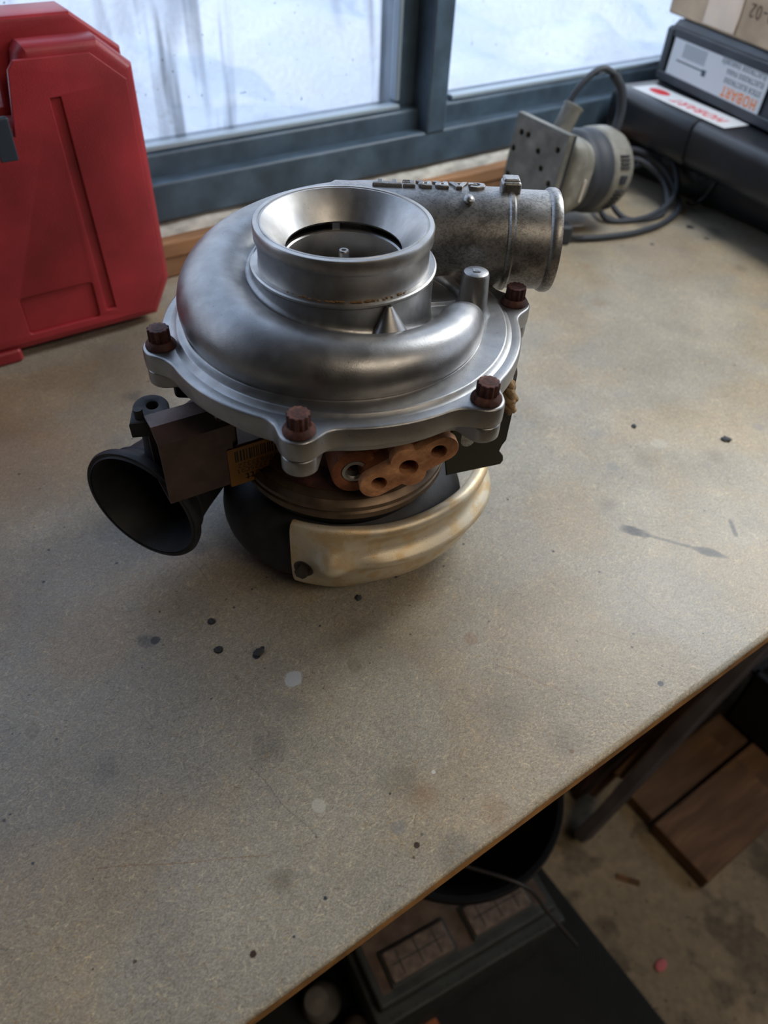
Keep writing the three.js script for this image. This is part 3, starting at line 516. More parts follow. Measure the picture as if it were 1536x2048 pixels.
// brown actuator housing: an open-ended box with a printed plate
{
  const A = new THREE.Group(); A.name = 'actuator_housing'; A.userData.label = 'brown open-ended actuator housing with printed plate'; turbo.add(A);
  A.position.set(-0.104, 0.1165, 0.070); A.rotation.y = Math.atan2(0.507, 0.862);     // own +x runs from the open end towards the axis
  // cross-section in own (z, y): front face z=0, back negative
  const sec = [[0, -0.0245], [0, 0.0215], [-0.011, 0.0275], [-0.024, 0.0275], [-0.024, -0.0245]], t = 0.0018;
  const shape = outline(sec), inner = [[-t, -0.0245 + t], [-t, 0.0215 - t * 0.4], [-0.011 - t * 0.4, 0.0275 - t], [-0.024 + t, 0.0275 - t], [-0.024 + t, -0.0245 + t]];
  const hole = new THREE.Path(); inner.slice().reverse().forEach((p, i) => i ? hole.lineTo(...p) : hole.moveTo(...p)); hole.closePath();
  const hollow = outline(sec); hollow.holes.push(hole);
  const g1 = extrude(hollow, 0.024, 0), g2 = extrude(shape, 0.020, 0); g2.translate(0, 0, 0.0240);
  const g = join([g1, g2]); g.rotateY(Math.PI / 2);   // shape x -> -z, depth z -> +x ; flip so that back is -z
  g.scale(1, 1, -1); const ix = g; { const p = ix.attributes.position; for (let i = 0; i < p.count; i += 3) { const a = [p.getX(i + 1), p.getY(i + 1), p.getZ(i + 1)]; p.setXYZ(i + 1, p.getX(i + 2), p.getY(i + 2), p.getZ(i + 2)); p.setXYZ(i + 2, ...a); } ix.computeVertexNormals(); }
  const shellM = part('shell', mUV(g), boxBrown, A);
  const cut = box(0.012, 0.03, 0.03, 0.043, 0.012, -0.018, 0.002); part('shoulder', join([cut, box(0.051, 0.031, 0.022, 0.0645, -0.0118, -0.0110, 0.0015)]), boxBrown, A);
  const plate = canvasTex(512, 336, (c, w, h) => {
    c.fillStyle = '#9a6a2c'; c.fillRect(0, 0, w, h); for (let i = 0; i < 900; i++) { c.fillStyle = `rgba(${70 + 90 * rnd()},${40 + 70 * rnd()},20,0.12)`; c.fillRect(rnd() * w, rnd() * h, 3 + rnd() * 14, 2 + rnd() * 5); }
    c.translate(w, h); c.rotate(Math.PI); c.fillStyle = '#17130f';
    c.font = 'bold 84px sans-serif'; c.fillText('Garrett', 110, 84);
    c.font = '52px monospace'; c.fillText('12725C91', 216, 140); c.fillText('1888633322', 140, 188);
    let x = 30; while (x < 470) { const b = 4 + rnd() * 9; c.fillRect(x, 210, b, 96); x += b + 4 + rnd() * 9; }
  });
  const pg = new THREE.PlaneGeometry(0.050, 0.0300); pg.translate(0.0645, -0.0118, 0.0006); part('printed_plate', pg, mat({ map: plate, color: rgb(0.95, 0.92, 0.9), metalness: 0.2, roughness: 0.5 }), A, 'golden plate with upside-down print and bars');
}
// sheet heat shield round the turbine
{
  const A0 = -24, A1 = 104, n = 120;
  const topC = new THREE.SplineCurve([[-26, 0.0712], [-8, 0.0700], [12, 0.0702], [34, 0.0742], [55, 0.0808], [74, 0.0896], [90, 0.0968], [106, 0.1005]].map(p => new THREE.Vector2(p[0] * 0.001, p[1]))).getPoints(400);
  const topR = a => { for (let i = 0; i < 400; i++) if (topC[i + 1].x * 1000 >= a) return lerp(topC[i].y, topC[i + 1].y, (a / 1000 - topC[i].x) / (topC[i + 1].x - topC[i].x)); return topC[400].y; };
  const P = [[-0.0022, 0.0725], [0.0010, 0.0755], [0.0044, 0.0748], [0.0062, 0.0720], [0.0054, 0.0688], [0.0030, 0.0650], [0.0020, 0.0605], [0.0030, 0.0560], [0.0060, 0.0528], [0.0098, 0.0502], [0.0112, 0.0474], [0.0096, 0.0448], [0.0064, 0.0425], [0.0050, 0.0385], [0.0046, 0.0330], [0.0026, 0.0270], [-0.0010, 0.0205], [-0.0060, 0.0145], [-0.012, 0.0105]];
  const Q = [[0.0000, 0.0755], [0.0020, 0.0770], [0.0046, 0.0757], [0.0058, 0.0720], [0.0060, 0.0680], [0.0061, 0.0640], [0.0062, 0.0600], [0.0062, 0.0560], [0.0062, 0.0525], [0.0062, 0.0500], [0.0062, 0.0475], [0.0062, 0.0450], [0.0062, 0.0410], [0.0060, 0.0370], [0.0058, 0.0320], [0.0052, 0.0270], [0.0040, 0.0235], [0.0026, 0.0205], [0.0000, 0.0180]];
  const g = grid(n, P.length, (i, j) => {
    const a = lerp(A0, A1, i / (n - 1)), w = sm(-4, 26, a), dome = 0.0115 * Math.exp(-(((a + 4) / (a < -4 ? 6.5 : 9)) ** 2) - (((Q[j][1] - 0.050) / 0.0115) ** 2));
    const r = topR(a) + lerp(Q[j][0], P[j][0], w) + dome, y = lerp(Q[j][1], P[j][1], w) - 0.010 * sm(-6, -24, a) * 0 ; return pol(r, a, y);
  }, false, false, 0.19);
  // give the sheet a thickness
  const inner = grid(n, P.length, (i, j) => { const p = g.attributes.position, q = g.attributes.normal, k = i * P.length + j, d = -0.0009; return [p.getX(k) + q.getX(k) * d, p.getY(k) + q.getY(k) * d, p.getZ(k) + q.getZ(k) * d]; }, false, true, 0.19);
  const rim = (fn, m) => grid(m, 2, (i, j) => { const k = fn(i), s = (j ? inner : g).attributes.position; return [s.getX(k), s.getY(k), s.getZ(k)]; });
  part('heat_shield', (join([g, inner, rim(i => i * P.length, n), rim(i => i * P.length + P.length - 1, n), rim(j => j, P.length), rim(j => (n - 1) * P.length + j, P.length)])), shieldMat, turbo, 'stained silver sheet heat shield');
  const b = [-17.5, 0.0395, topR(-17) + 0.0062], q = V(...pol(b[2], b[0], b[1])), d = V(...pol(1, b[0], 0));
  const hex = new THREE.CylinderGeometry(0.0046, 0.0046, 0.0052, 6), ws = new THREE.CylinderGeometry(0.0068, 0.0076, 0.0016, 24), hx = [ws.translate(0, 0.0008, 0), hex.translate(0, 0.004, 0)].map(x => mUV(creased(x, 0.5)));
  const bolt = part('shield_bolt', alongAxis(join(hx), q, d), mat({ color: rgb(0.20, 0.17, 0.14), map: blotch, metalness: 0.8, roughness: 0.5 }), turbo, 'small dull bolt on the shield');
}
// dark bracket sheet and torn foam at the right
{
  const s = outline([[0, 0], [0.0385, 0.0015], [0.0402, 0.0045], [0.0395, 0.0085], [0.0360, 0.0135], [0.0372, 0.018], [0.0395, 0.022], [0.0402, 0.05], [0.006, 0.05], [-0.0045, 0.026]]);
  const g = extrude(s, 0.0016, 0.0004, 1); g.rotateY(0.30); g.translate(0.0690, 0.0925, 0.0345); part('bracket_sheet', mUV(g), olive, turbo, 'dark olive bracket sheet');
  const curl = grid(10, 2, (i, j) => { const a = lerp(-0.2, 1.7, i / 9); return [0.1052 + 0.0075 * Math.sin(a) * 0.45, j ? 0.112 : 0.160, 0.022 - 0.016 * (1 - Math.cos(a))]; }); const oliveD = olive.clone(); oliveD.side = THREE.DoubleSide; part('bracket_lip', mUV(curl), oliveD, turbo);
  const fo = []; for (let k = 0; k < 14; k++) { const q = new THREE.IcosahedronGeometry(0.0036 + 0.002 * rnd(), 1); q.scale(0.7, 1.3, 0.8); q.rotateZ(rnd()); q.translate(0.1005 + 0.006 * rnd(), 0.1405 + 0.022 * rnd(), 0.022 + 0.006 * rnd()); fo.push(mUV(q)); }
  part('torn_foam', join(fo), mat({ color: rgb(0.56, 0.38, 0.20), map: again(blotch, 60), roughness: 0.9 }), turbo, 'torn tan foam scrap');
  part('bearing_boss', box(0.05, 0.05, 0.04, 0.062, 0.136, 0.014, 0.008), darkAl, turbo);
}

// ---------------------------------------------------------------- red blow-moulded case by the window
{
  const red = mat({ color: rgb(0.62, 0.045, 0.06), map: again(blotch, 3), roughness: 0.46, bumpMap: again(bumpTex, 20), bumpScale: 0.00012 });
  const t = thing('tool_case', 'red plastic carrying case standing upright against the window sill', 'case', [-0.16, 0, -0.396]);
  const X = x => x + 0.16;
  const A = outline([[X(-0.44), 0.008], [X(0.002), 0.008], [X(0.021), 0.044], [X(0.0205), 0.246], [X(-0.0165), 0.2745], [X(-0.40), 0.2745], [X(-0.44), 0.245]]);
  const hole = new THREE.Path(); [[X(-0.225), 0.212], [X(-0.205), 0.256], [X(-0.092), 0.256], [X(-0.084), 0.246], [X(-0.0865), 0.212]].forEach((p, i) => i ? hole.lineTo(...p) : hole.moveTo(...p)); hole.closePath(); A.holes.push(hole);
  const back = extrude(A, 0.044, 0.005, 3); back.translate(0, 0, -0.037);
  const out = [[X(-0.44), 0.008], [X(0.002), 0.008], [X(0.021), 0.044], [X(0.0205), 0.2385], [X(-0.006), 0.2605], [X(-0.066), 0.2605], [X(-0.0715), 0.254], [X(-0.080), 0.207], [X(-0.235), 0.207], [X(-0.25), 0.2605], [X(-0.40), 0.2605], [X(-0.44), 0.235]];
  const front = extrude(outline(out), 0.029, 0.009, 4); front.translate(0, 0, 0.004);
  const B = outline(out.map(([x, y]) => [x < X(-0.2) ? x + 0.010 : x - 0.0095, y < 0.1 ? y + 0.0095 : y - 0.0095]));
  const rr = (x0, y0, x1, y1, r) => { const p = new THREE.Path(); p.moveTo(x0 + r, y0); p.lineTo(x1 - r, y0); p.quadraticCurveTo(x1, y0, x1, y0 + r); p.lineTo(x1, y1 - r); p.quadraticCurveTo(x1, y1, x1 - r, y1); p.lineTo(x0 + r, y1); p.quadraticCurveTo(x0, y1, x0, y1 - r); p.lineTo(x0, y0 + r); p.quadraticCurveTo(x0, y0, x0 + r, y0); return p; };
  B.holes.push(rr(X(-0.126), 0.025, X(-0.058), 0.062, 0.004));
  { const g = new THREE.Path(); [[X(-0.050), 0.030], [X(-0.041), 0.030], [X(-0.046), 0.222], [X(-0.055), 0.222]].forEach((p, i) => i ? g.lineTo(...p) : g.moveTo(...p)); g.closePath(); B.holes.push(g); }
  const skin = extrude(B, 0.0046, 0.0010, 3); skin.translate(0, 0, 0.0315);
  const body = part('case_shell', mUV(creased(join([back, front]), 0.45)), red, t);
  part('front_panel', mUV(creased(skin, 0.45)), red, t);
  part('label_recess', box(0.066, 0.035, 0.002, X(-0.092), 0.0435, 0.0322, 0.0008), red, t);
  for (const x of [-0.155, -0.40]) part('foot', box(0.034, 0.014, 0.05, X(x), 0.007, 0.012, 0.004), red, t);
  part('latch', box(0.016, 0.034, 0.006, X(-0.0985), 0.196, 0.0335, 0.002), mat({ color: rgb(0.03, 0.04, 0.06), roughness: 0.5 }), t, 'dark latch below the handle');
}

// ---------------------------------------------------------------- palm sander
{
  const grey = mat({ color: rgb(0.30, 0.30, 0.27), map: again(blotch, 12), roughness: 0.6 });
  const pale = mat({ color: rgb(0.36, 0.355, 0.315), map: again(blotch, 12), roughness: 0.55 });
  const rubber = mat({ color: rgb(0.035, 0.042, 0.055), roughness: 0.6 });
  const t = thing('palm_sander', 'grey palm sander lying on its side with its cord looped', 'sander', [0.475, 0, -0.325]);
  const ax = V(1, -0.145, 0).normalize(), P0 = V(0.006, 0.083, 0), P = s => P0.clone().addScaledVector(ax, s);
  const tilt = g => { g.rotateZ(Math.atan2(ax.y, ax.x)); g.translate(P0.x, P0.y, P0.z); return mUV(g); };
  const sq = outline([[-0.047, -0.056], [0.042, -0.056], [0.042, 0.054], [-0.047, 0.056]]);
  const spots = [[-0.034, 0.036], [-0.022, 0.036], [-0.041, 0.016], [0.0, 0.024], [0.012, 0.008], [-0.040, -0.014], [0.012, -0.022], [-0.02, -0.036], [0.030, 0.034], [0.030, -0.004]];
  spots.forEach(([x, y]) => sq.holes.push(circleHole(x, y, 0.0034)));
  const plate = extrude(sq, 0.010, 0.0012, 2, 10); plate.rotateY(-Math.PI / 2); plate.translate(0.008, 0, 0);
  part('platen', tilt(plate), grey, t, 'square base plate with dust holes');
  part('pad_backing', tilt(new THREE.BoxGeometry(0.003, 0.106, 0.086).translate(0.0085, 0, 0)), rubber, t);
  const loft = (k, m) => { const q = 40; const g = grid(q, k.length, (i, j) => { const a = i / q * Math.PI * 2, [x, ry, rz, e] = k[j], c = Math.cos(a), s = Math.sin(a), f = v => Math.sign(v) * Math.pow(Math.abs(v), e); return [x, ry * f(s), rz * f(c)]; }, true, true); return tilt(g); };
  part('skirt', loft([[0.010, 0.0001, 0.0001, 1], [0.010, 0.046, 0.046, 0.35], [0.028, 0.046, 0.046, 0.35], [0.046, 0.043, 0.043, 0.5], [0.060, 0.042, 0.042, 0.7]]), pale, t);
  part('bellows', loft([[0.058, 0.041, 0.041, 0.8], [0.062, 0.047, 0.047, 1], [0.070, 0.049, 0.049, 1], [0.074, 0.044, 0.044, 1], [0.080, 0.049, 0.049, 1], [0.092, 0.050, 0.050, 1], [0.096, 0.046, 0.046, 1]]), rubber, t, 'dark rubber grip band');
  part('motor_cap', loft([[0.094, 0.046, 0.046, 1], [0.097, 0.0515, 0.0515, 1], [0.118, 0.0525, 0.0525, 1], [0.130, 0.049, 0.049, 1], [0.138, 0.038, 0.038, 1], [0.141, 0.0001, 0.0001, 1]]), pale, t, 'pale end cap with vent slots');
  const slots = (a0, n, da, w) => { for (let k = 0; k < n; k++) { const a = (a0 + k * da) * deg; const g = new THREE.BoxGeometry(w, 0.0018, 0.0035); g.translate(0.109, 0, 0.0525); g.rotateX(-a); part('vent_slot', tilt(g), rubber, t); } };
  slots(20, 4, 5, 0.016); slots(-40, 6, 6, 0.014);
  part('switch', tilt(new THREE.BoxGeometry(0.01, 0.010, 0.004).translate(0.109, 0.0045, 0.0520)), rubber, t);
  const a = V(0.037, 0.107, -0.004), b = V(0.060, 0.150, -0.004);
  const d = lathe([[0.0118, 0], [0.0118, 0.044], [0.0125, 0.046], [0.0125, 0.049], [0.0105, 0.0495], [0.0098, 0.046], [0.0098, 0.02], [0.0001, 0.019]], 32); part('dust_port', alongAxis(d, a, b.clone().sub(a)), pale, t, 'pale dust outlet stub');
  part('label_strip', tilt(new THREE.BoxGeometry(0.0035, 0.026, 0.0025).translate(0.048, -0.01, 0.0432)), mat({ color: rgb(0.6, 0.55, 0.48), roughness: 0.6 }), t);
  part('strain_relief', tube([[0.137, 0.112, 0.004], [0.141, 0.135, 0.002], [0.136, 0.160, -0.002], [0.124, 0.176, -0.008]], 0.0058, 30), rubber, t);
  part('cord', cord([[0.126, 0.175, -0.007], [0.108, 0.182, -0.014], [0.085, 0.165, -0.022], [0.072, 0.135, -0.028], [0.070, 0.09, -0.04], [0.10, 0.03, -0.075], [0.17, 0.012, -0.085], [0.25, 0.022, -0.060], [0.287, 0.050, -0.012], [0.268, 0.024, 0.030], [0.20, 0.006, 0.046], [0.14, 0.0055, 0.020], [0.17, 0.028, -0.02], [0.235, 0.052, -0.03], [0.262, 0.030, 0.008], [0.225, 0.0055, 0.048], [0.165, 0.0055, 0.030], [0.175, 0.040, -0.028], [0.230, 0.062, -0.042], [0.275, 0.044, -0.014], [0.262, 0.010, 0.044], [0.215, 0.005, 0.066], [0.15, 0.005, 0.072], [0.09, 0.005, 0.058], [0.06, 0.006, 0.045], [0.042, 0.010, 0.036]], 0.0038, 380), rubber, t, 'dark cord in loose loops');
  part('plug', (() => { const g = box(0.026, 0.024, 0.020, 0, 0, 0, 0.004); g.rotateY(-0.5); g.translate(0.040, 0.0125, 0.034); return mUV(g); })(), rubber, t);
  for (const s of [-1, 1]) part('prong', (() => { const g = box(0.017, 0.0060, 0.0014, 0.0205, 0, s * 0.0062); g.rotateX(0.9); g.rotateY(-0.35); g.translate(0.042, 0.0135, 0.035); return mUV(g); })(), mat({ color: rgb(0.10, 0.10, 0.11), metalness: 1, roughness: 0.4 }), t);
}

// ---------------------------------------------------------------- black tubes, cases and carton at the right
const plastic = mat({ color: rgb(0.020, 0.024, 0.032), map: again(blotch, 6), roughness: 0.40 });
function rodTube(x, label) {
  const t = thing('storage_tube', label, 'tube', [x, 0.028, -0.425], -2.2 * deg, 'black storage tubes on the bench');
  const p = [[0.0001, 0], [0.026, 0], [0.028, 0.002], [0.028, 0.128], [0.0296, 0.130], [0.0296, 0.138], [0.0282, 0.140], [0.0282, 0.146], [0.0296, 0.148], [0.0296, 0.152], [0.0278, 0.154], [0.0278, 0.58], [0.026, 0.582], [0.0001, 0.582]];
  part('tube_body', (() => { const g = lathe(p.map(q => [q[0], q[1]]).reverse(), 48); g.rotateX(Math.PI / 2); return mUV(g); })(), plastic, t);
  return t;
}
const tubeA = rodTube(0.806, 'long black plastic tube lying on the bench beside the sander');
part('wire_clip', cord([[-0.010, 0.0285, 0.170], [-0.024, 0.020, 0.168], [-0.031, 0.004, 0.166], [-0.034, -0.012, 0.160], [-0.044, -0.020, 0.155], [-0.052, -0.016, 0.150]], 0.0016, 40), mat({ color: rgb(0.10, 0.11, 0.12), metalness: 0.8, roughness: 0.4 }), tubeA);
rodTube(1.03, 'second black plastic tube lying under the wide black case').userData.group = undefined;
delete tubeA.userData.group;
{
  const t = thing('storage_case', 'wide black plastic case with red-lettered strip resting on the tubes', 'case', [0.744, 0.0578, -0.449], -9.2 * deg);
  const prof = new THREE.Shape(); const W = 0.32, H = 0.0625, r = 0.026;
  prof.moveTo(r, 0); prof.lineTo(W - r, 0); prof.quadraticCurveTo(W, 0, W, r); prof.lineTo(W, H - 0.01); prof.quadraticCurveTo(W, H, W - 0.01, H); prof.lineTo(0.016, H); prof.quadraticCurveTo(0, H, 0, H - 0.018); prof.lineTo(0, r); prof.quadraticCurveTo(0, 0, r, 0);
  const g1 = extrude(prof, 0.165, 0.002, 2, 14); const g2 = extrude(prof, 0.36, 0.002, 2, 14); g2.scale(0.985, 0.97, 1); g2.translate(0.002, 0.001, 0.165);
  part('case_body', mUV(creased(join([g1, g2]), 0.5)), plastic, t);
  const tex = canvasTex(768, 192, (c, w, h) => {
    c.fillStyle = '#c9cbcd'; c.fillRect(0, 0, w, h); c.translate(w, h); c.rotate(Math.PI);
    c.fillStyle = '#c3272f'; c.font = 'italic bold 104px sans-serif'; c.fillText('HOBART', 70, 120);
    c.beginPath(); c.ellipse(w - 130, 110, 78, 46, 0, 0, 7); c.fill();
  });
  const lg = new THREE.PlaneGeometry(0.185, 0.044); lg.rotateX(-Math.PI / 2); lg.rotateY(-Math.PI / 2); lg.translate(0.0385, H + 0.0004, 0.112); part('paper_label', lg, mat({ map: tex, roughness: 0.6 }), t, 'white strip with red print');
}
{
  const L = 0.5, D = 0.26, H = 0.0745, t = thing('electrode_case', 'dark blue-grey case with white and orange label under the cardboard box', 'case', [0.822, 0.1212, -0.443], -14.5 * deg);
  const m = mat({ color: rgb(0.040, 0.052, 0.070), map: again(blotch, 6), roughness: 0.5 });
  const s = outline([[0.010, 0], [D, 0], [D, H], [0.018, H], [0.006, H - 0.012], [0.002, 0.008]]);
  const g = extrude(s, L, 0.002, 2); const body = mUV(creased(g, 0.5));
  part('case_body', body, m, t);
  part('face_frame', [box(0.010, 0.012, L - 0.01, 0.0035, 0.008, L / 2, 0.002), box(0.010, 0.012, L - 0.01, 0.006, H - 0.012, L / 2, 0.002), box(0.010, H - 0.012, 0.014, 0.004, H / 2 - 0.002, 0.011, 0.002)], m, t);
  const tex = canvasTex(1024, 270, (c, w, h) => {
    c.fillStyle = '#c8cdd2'; c.fillRect(0, 0, w, h); c.translate(w, h); c.rotate(Math.PI);
    c.fillStyle = '#e07a2e'; c.font = 'bold 92px sans-serif'; c.fillText('HOBART', 34, 96);
    c.fillStyle = '#3c4a58'; c.font = 'bold 44px sans-serif'; c.fillText('STICK ELECTRODE', 34, 146); c.fillText('ELECTRODO PARA', 34, 198); c.fillText('ÉLECTRODE ENROBÉE', 34, 248);
    c.fillRect(600, 92, 46, 40); c.fillRect(646, 116, 300, 10); c.globalAlpha = 0.3; c.fillRect(640, 150, 260, 90);
  });
  const lg = new THREE.PlaneGeometry(0.196, 0.051); lg.rotateY(-Math.PI / 2); lg.rotateZ(-0.04); lg.translate(0.0004, 0.0355, 0.122); part('paper_label', lg, mat({ map: tex, roughness: 0.6 }), t, 'white label with orange letters');
}
{
  const H = 0.24, L = 0.46, D = 0.30, t = thing('cardboard_box', 'brown cardboard box with tape stacked on the electrode case', 'box', [0.852, 0.1965, -0.470], -16.5 * deg);
  const cm = mat({ color: rgb(0.84, 0.61, 0.40), map: again(blotch, 3), roughness: 0.85 });
  part('carton', box(D, H, L, D / 2, H / 2, L / 2, 0.003), cm, t);
  const tex = canvasTex(512, 256, (c, w, h) => { c.clearRect(0, 0, w, h); c.translate(w, h); c.rotate(Math.PI); c.fillStyle = '#4c3c30'; c.font = '84px monospace'; c.fillText('M20-02', 60, 160); });
  const pg = new THREE.PlaneGeometry(0.12, 0.06); pg.rotateY(-Math.PI / 2); pg.translate(-0.0008, 0.034, 0.190); part('printed_panel', pg, mat({ map: tex, roughness: 0.85, transparent: true }), t);
  const tp = grid(9, 12, (i, j) => [-0.0012 - 0.0012 * hash(i * 5, j * 3), lerp(0.004, H - 0.01, j / 11), lerp(0.082, 0.150, i / 8) + 0.004 * hash(j, i)]); const tg = tp.toNonIndexed(); tg.computeVertexNormals();
  part('packing_tape', mUV(tg), mat({ color: rgb(0.72, 0.54, 0.38), roughness: 0.3, clearcoat: 0.6, clearcoatRoughness: 0.15, side: THREE.DoubleSide }), t, 'creased shiny packing tape');
}

// ---------------------------------------------------------------- crumbs on the bench
[[-0.1076, 0.0653, 0.0030, 'largest dark crumb beside the pale paint spot on the bench'], [-0.0265, 0.0628, 0.0022, 'tiny dark crumb just in front of the heat shield'], [0.3583, 0.0893, 0.0036, 'black angular crumb on the bare bench beyond the grey smear'], [-0.1289, 0.0491, 0.0022, 'small dark crumb on the bench between the exhaust opening and the paint spot'], [0.30, 0.03, 0.0022, 'small dark crumb on the bare bench between outlet pipe and smear'], [-0.123, 0.025, 0.0018, 'tiny dark crumb on the bench just below the turbine housing']].forEach(([x, z, r, label], i) => {
  const g = new THREE.IcosahedronGeometry(r, 1), p = g.attributes.position; for (let k = 0; k < p.count; k++) { const q = 0.7 + 0.6 * hash(Math.round(p.getX(k) * 9000) & 255, Math.round(p.getZ(k) * 9000) & 255); p.setXYZ(k, p.getX(k) * q * 1.3, p.getY(k) * 0.45 * q, p.getZ(k) * q); } g.computeVertexNormals(); g.rotateY(i); g.translate(x, r * 0.3, z);
  single('crumb', mUV(g), mat({ color: rgb(0.03, 0.032, 0.036), roughness: 0.7 }), label, 'crumb', 'dark crumbs on the bench top');
});

// ---------------------------------------------------------------- under the bench
{
  // ribbed rubber mat
  const t = thing('rubber_mat', 'black ribbed rubber mat on the concrete floor under the battery', 'mat', [0, FLOOR, 0]);
  const rm = mat({ color: rgb(0.022, 0.024, 0.024), map: again(blotch, 4), roughness: 0.7 });
  const X0 = -0.55, X1 = 0.332, Z0 = -0.2, Z1 = 0.9;
  part('mat_sheet', box(X1 - X0, 0.004, Z1 - Z0, (X0 + X1) / 2, 0.002, (Z0 + Z1) / 2), rm, t);
  const ribs = [], d = 0.0062; // ribs run aslant
  for (let c = X0 + Z0; c < X1 + Z1; c += d) { const xa = Math.max(X0, c - Z1), xb = Math.min(X1, c - Z0); if (xb - xa < 0.004) continue; const L = (xb - xa) * Math.SQRT2, g = new THREE.BoxGeometry(L, 0.0022, 0.0026); g.rotateY(Math.PI / 4); g.translate((xa + xb) / 2, 0.0048, c - (xa + xb) / 2); ribs.push(g); }
  part('rib', mUV(join(ribs)), rm, t).userData.kind = 'stuff';
}
{
  const t = thing('car_battery', 'dusty dark car battery with two brown vent covers on the mat', 'battery', [0.10, FLOOR + 0.006, 0.120], -7.4 * deg);
  const bm = mat({ color: rgb(0.07, 0.08, 0.076), map: again(blotch, 8), roughness: 0.6 }), dust = mat({ color: rgb(0.22, 0.15, 0.115), map: again(blotch, 10), roughness: 0.9 });
  part('battery_case', [box(0.29, 0.165, 0.165, 0, 0.0825, 0, 0.006), box(0.30, 0.02, 0.175, 0, 0.168, 0, 0.004)], bm, t);
  part('battery_lid', box(0.282, 0.026, 0.150, 0, 0.190, -0.004, 0.005), bm, t);
  part('lid_dust', box(0.262, 0.001, 0.128, 0, 0.2032, -0.006), dust, t, 'brown dust on the lid');
  for (const x of [-0.066, 0.060]) { const c = part('vent_cover', box(0.094, 0.012, 0.040, x, 0.208, 0.034, 0.004), mat({ color: rgb(0.30, 0.22, 0.175), map: again(blotch, 20), roughness: 0.75 }), t); part('cover_edge', box(0.102, 0.006, 0.048, x, 0.2055, 0.034, 0.004), bm, c);
    for (let k = 0; k < 3; k++) part('cover_line', box(0.0012, 0.0012, 0.032, x - 0.028 + k * 0.028, 0.2143, 0.034), bm, c); part('cover_line', box(0.08, 0.0012, 0.0012, x, 0.2143, 0.034), bm, c); }
  for (const x of [-0.105, 0.105]) part('terminal', between(V(x, 0.203, -0.045), V(x, 0.222, -0.045), 0.0095, 0.0085), mat({ color: rgb(0.22, 0.21, 0.2), metalness: 0.7, roughness: 0.6 }), t);
  for (let k = 0; k < 22; k++) part('rim_slot', box(0.005, 0.002, 0.004, -0.125 + k * 0.0119, 0.1782, 0.0815), bm, t);
}
{
  const t = thing('drain_pan', 'round black plastic pan resting on the back of the battery', 'pan', [0.155, -0.6910, 0.034]);
  part('pan_body', lathe([[0.0001, 0.002], [0.076, 0.002], [0.082, 0.006], [0.140, 0.136], [0.1435, 0.144], [0.150, 0.146], [0.1515, 0.144], [0.1515, 0.134], [0.147, 0.133], [0.1445, 0.134], [0.086, 0.003], [0.080, 0.0], [0.0001, 0.0]].reverse(), 72), mat({ color: rgb(0.012, 0.013, 0.016), roughness: 0.5 }), t);
}
single('thin_rod', cord([[0.095, -0.5405, 0.125], [0.145, -0.5405, 0.190], [0.168, -0.592, 0.222], [0.202, -0.672, 0.262]], 0.0026, 40), mat({ color: rgb(0.05, 0.045, 0.045), metalness: 0.4, roughness: 0.5 }), 'thin dark rod leaning from the black pan over the battery', 'rod');
function board(name, label, x0, x1, z0, z1, h, c, turn = 0) {
  const t = single(name, box(x1 - x0, h, z1 - z0, 0, h / 2, 0, 0.003), mat({ color: c, map: woodTex, roughness: 0.85, bumpMap: again(bumpTex, 8), bumpScale: 0.0008 }), label, 'board'); t.position.set((x0 + x1) / 2, FLOOR, (z0 + z1) / 2); t.rotation.y = turn; return t;
}
board('floor_board', 'wide scuffed brown board lying flat on the concrete floor', 0.540, 1.0, 0.186, 0.304, 0.036, rgb(0.40, 0.38, 0.38));
board('floor_board', 'narrow brown board lying flat along the wide board', 0.546, 1.0, 0.108, 0.178, 0.030, rgb(0.32, 0.30, 0.28));
// leaning panels
function leaning(name, label, category, a, b, w, z, th, m) {
  const dx = b[0] - a[0], dy = b[1] - a[1], L = Math.hypot(dx, dy), g = box(L, w, th, L / 2, -w / 2, 0, 0.002); const o = single(name, g, m, label, category); o.position.set(a[0], a[1], z); o.rotation.z = Math.atan2(dy, dx); return o;
}
leaning('grey_plank', 'grey painted plank leaning under the bench beside the pan', 'plank', [0.405, -0.885], [0.80, -0.435], 0.045, 0.128, 0.02, mat({ color: rgb(0.115, 0.095, 0.095), map: again(blotch, 4), roughness: 0.7 }));
leaning('plywood_strip', 'bare tan plywood strip leaning under the bench behind the boards', 'plank', [0.50, -0.800], [1.05, -0.40], 0.075, 0.102, 0.012, mat({ color: rgb(0.52, 0.46, 0.40), map: woodTex, roughness: 0.8 }));
leaning('rusty_bar', 'rust-brown angle bar leaning under the bench above the boards', 'bar', [0.47, -0.862], [1.05, -0.52], 0.040, 0.088, 0.008, mat({ color: rgb(0.42, 0.30, 0.26), map: woodTex, roughness: 0.8 }));
single('red_panel', box(0.5, 0.80, 0.012, 0.72, FLOOR + 0.40, 0.065), mat({ color: rgb(0.075, 0.020, 0.020), map: again(blotch, 4), roughness: 0.6 }), 'dark red panel standing under the bench behind the leaning planks', 'panel');
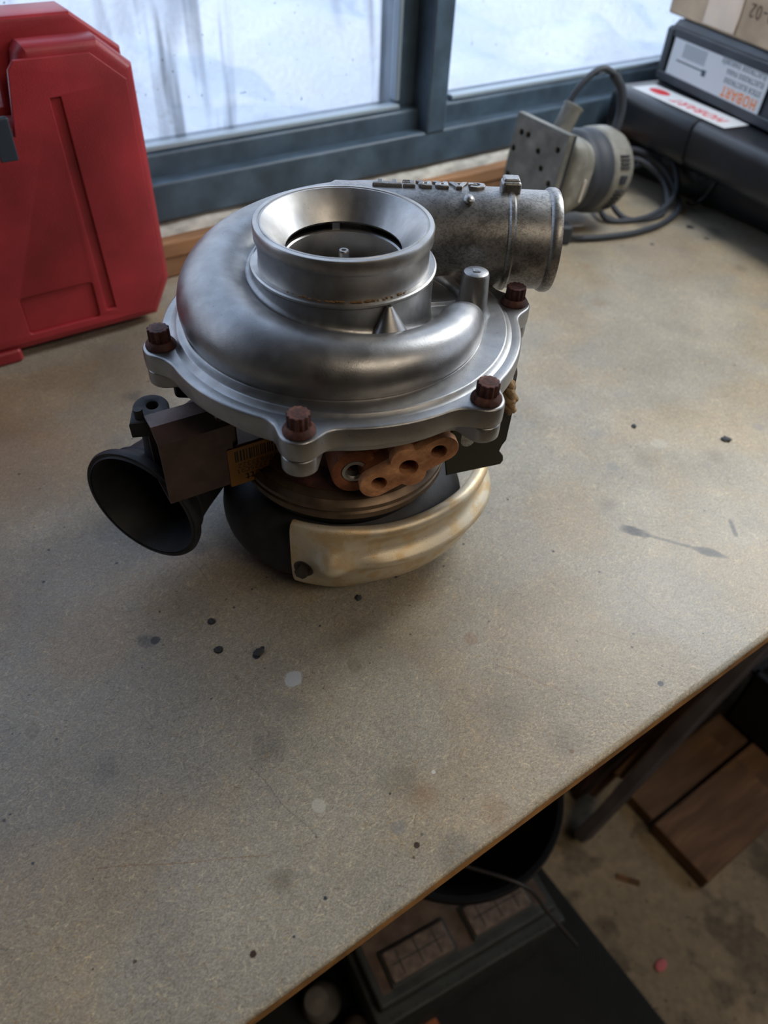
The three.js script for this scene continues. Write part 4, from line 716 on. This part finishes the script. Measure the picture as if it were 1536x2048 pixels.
{
  const t = thing('plastic_crate', 'black plastic crate standing on the two floor boards', 'crate', [0.945, FLOOR + 0.0362, 0.190]);
  const W = 0.24, D = 0.14, H = 0.16, pm = mat({ color: rgb(0.010, 0.010, 0.011), roughness: 0.6 });
  part('crate_body', [box(W, 0.006, D, 0, 0.003, 0), box(0.006, H, D, -W / 2 + 0.003, H / 2, 0), box(0.006, H, D, W / 2 - 0.003, H / 2, 0), box(W, H, 0.006, 0, H / 2, D / 2 - 0.003), box(W, H, 0.006, 0, H / 2, -D / 2 + 0.003)], pm, t);
  part('crate_rim', [box(W + 0.012, 0.010, 0.012, 0, H, D / 2), box(W + 0.012, 0.010, 0.012, 0, H, -D / 2), box(0.012, 0.010, D, -W / 2, H, 0), box(0.012, 0.010, D, W / 2, H, 0)], pm, t);
}
{
  const g = lathe([[0.0001, 0], [0.018, 0.001], [0.026, 0.012], [0.029, 0.028], [0.026, 0.044], [0.018, 0.056], [0.0001, 0.060]], 32); g.rotateZ(0.3); g.translate(-0.082, FLOOR + 0.012, 0.088);
  single('round_float', mUV(g), mat({ color: rgb(0.34, 0.31, 0.29), map: again(blotch, 8), roughness: 0.55 }), 'dull white round float lying on the mat beside the battery', 'float');
  const b = thing('bottle_cap', 'pale dusty plastic cap lying on the mat near the round float', 'cap', [-0.062, FLOOR + 0.006, 0.150], 0.5);
  part('cap_shell', (() => { const q = lathe([[0.0001, 0.03], [0.022, 0.03], [0.025, 0.027], [0.026, 0.0], [0.023, 0.0], [0.023, 0.026], [0.0001, 0.027]].reverse(), 40); q.rotateZ(0.9); q.translate(0, 0.021, 0); return mUV(q); })(), mat({ color: rgb(0.30, 0.24, 0.2), roughness: 0.6 }), b);
  single('orange_strip', box(0.045, 0.004, 0.012, 0.022, FLOOR + 0.009, 0.200, 0.001), mat({ color: rgb(0.36, 0.10, 0.03), roughness: 0.6 }), 'small orange plastic strip on the mat in front of the battery', 'strip');
  const s = new THREE.IcosahedronGeometry(0.008, 1); s.scale(1.5, 0.35, 1); s.translate(0.389, FLOOR + 0.003, 0.342); single('pink_scrap', mUV(s), mat({ color: rgb(0.62, 0.16, 0.17), roughness: 0.8 }), 'small pink scrap lying on the concrete floor', 'scrap');
  const w = box(0.040, 0.003, 0.010, 0, 0.0015, 0, 0.001); const o = single('wood_splinter', w, mat({ color: rgb(0.42, 0.34, 0.28), map: woodTex, roughness: 0.8 }), 'pale wood splinter on the concrete floor beside the wide board', 'splinter'); o.position.set(0.445, FLOOR, 0.222); o.rotation.y = -0.9;
}

shade(scene);
renderer.render(scene, camera);
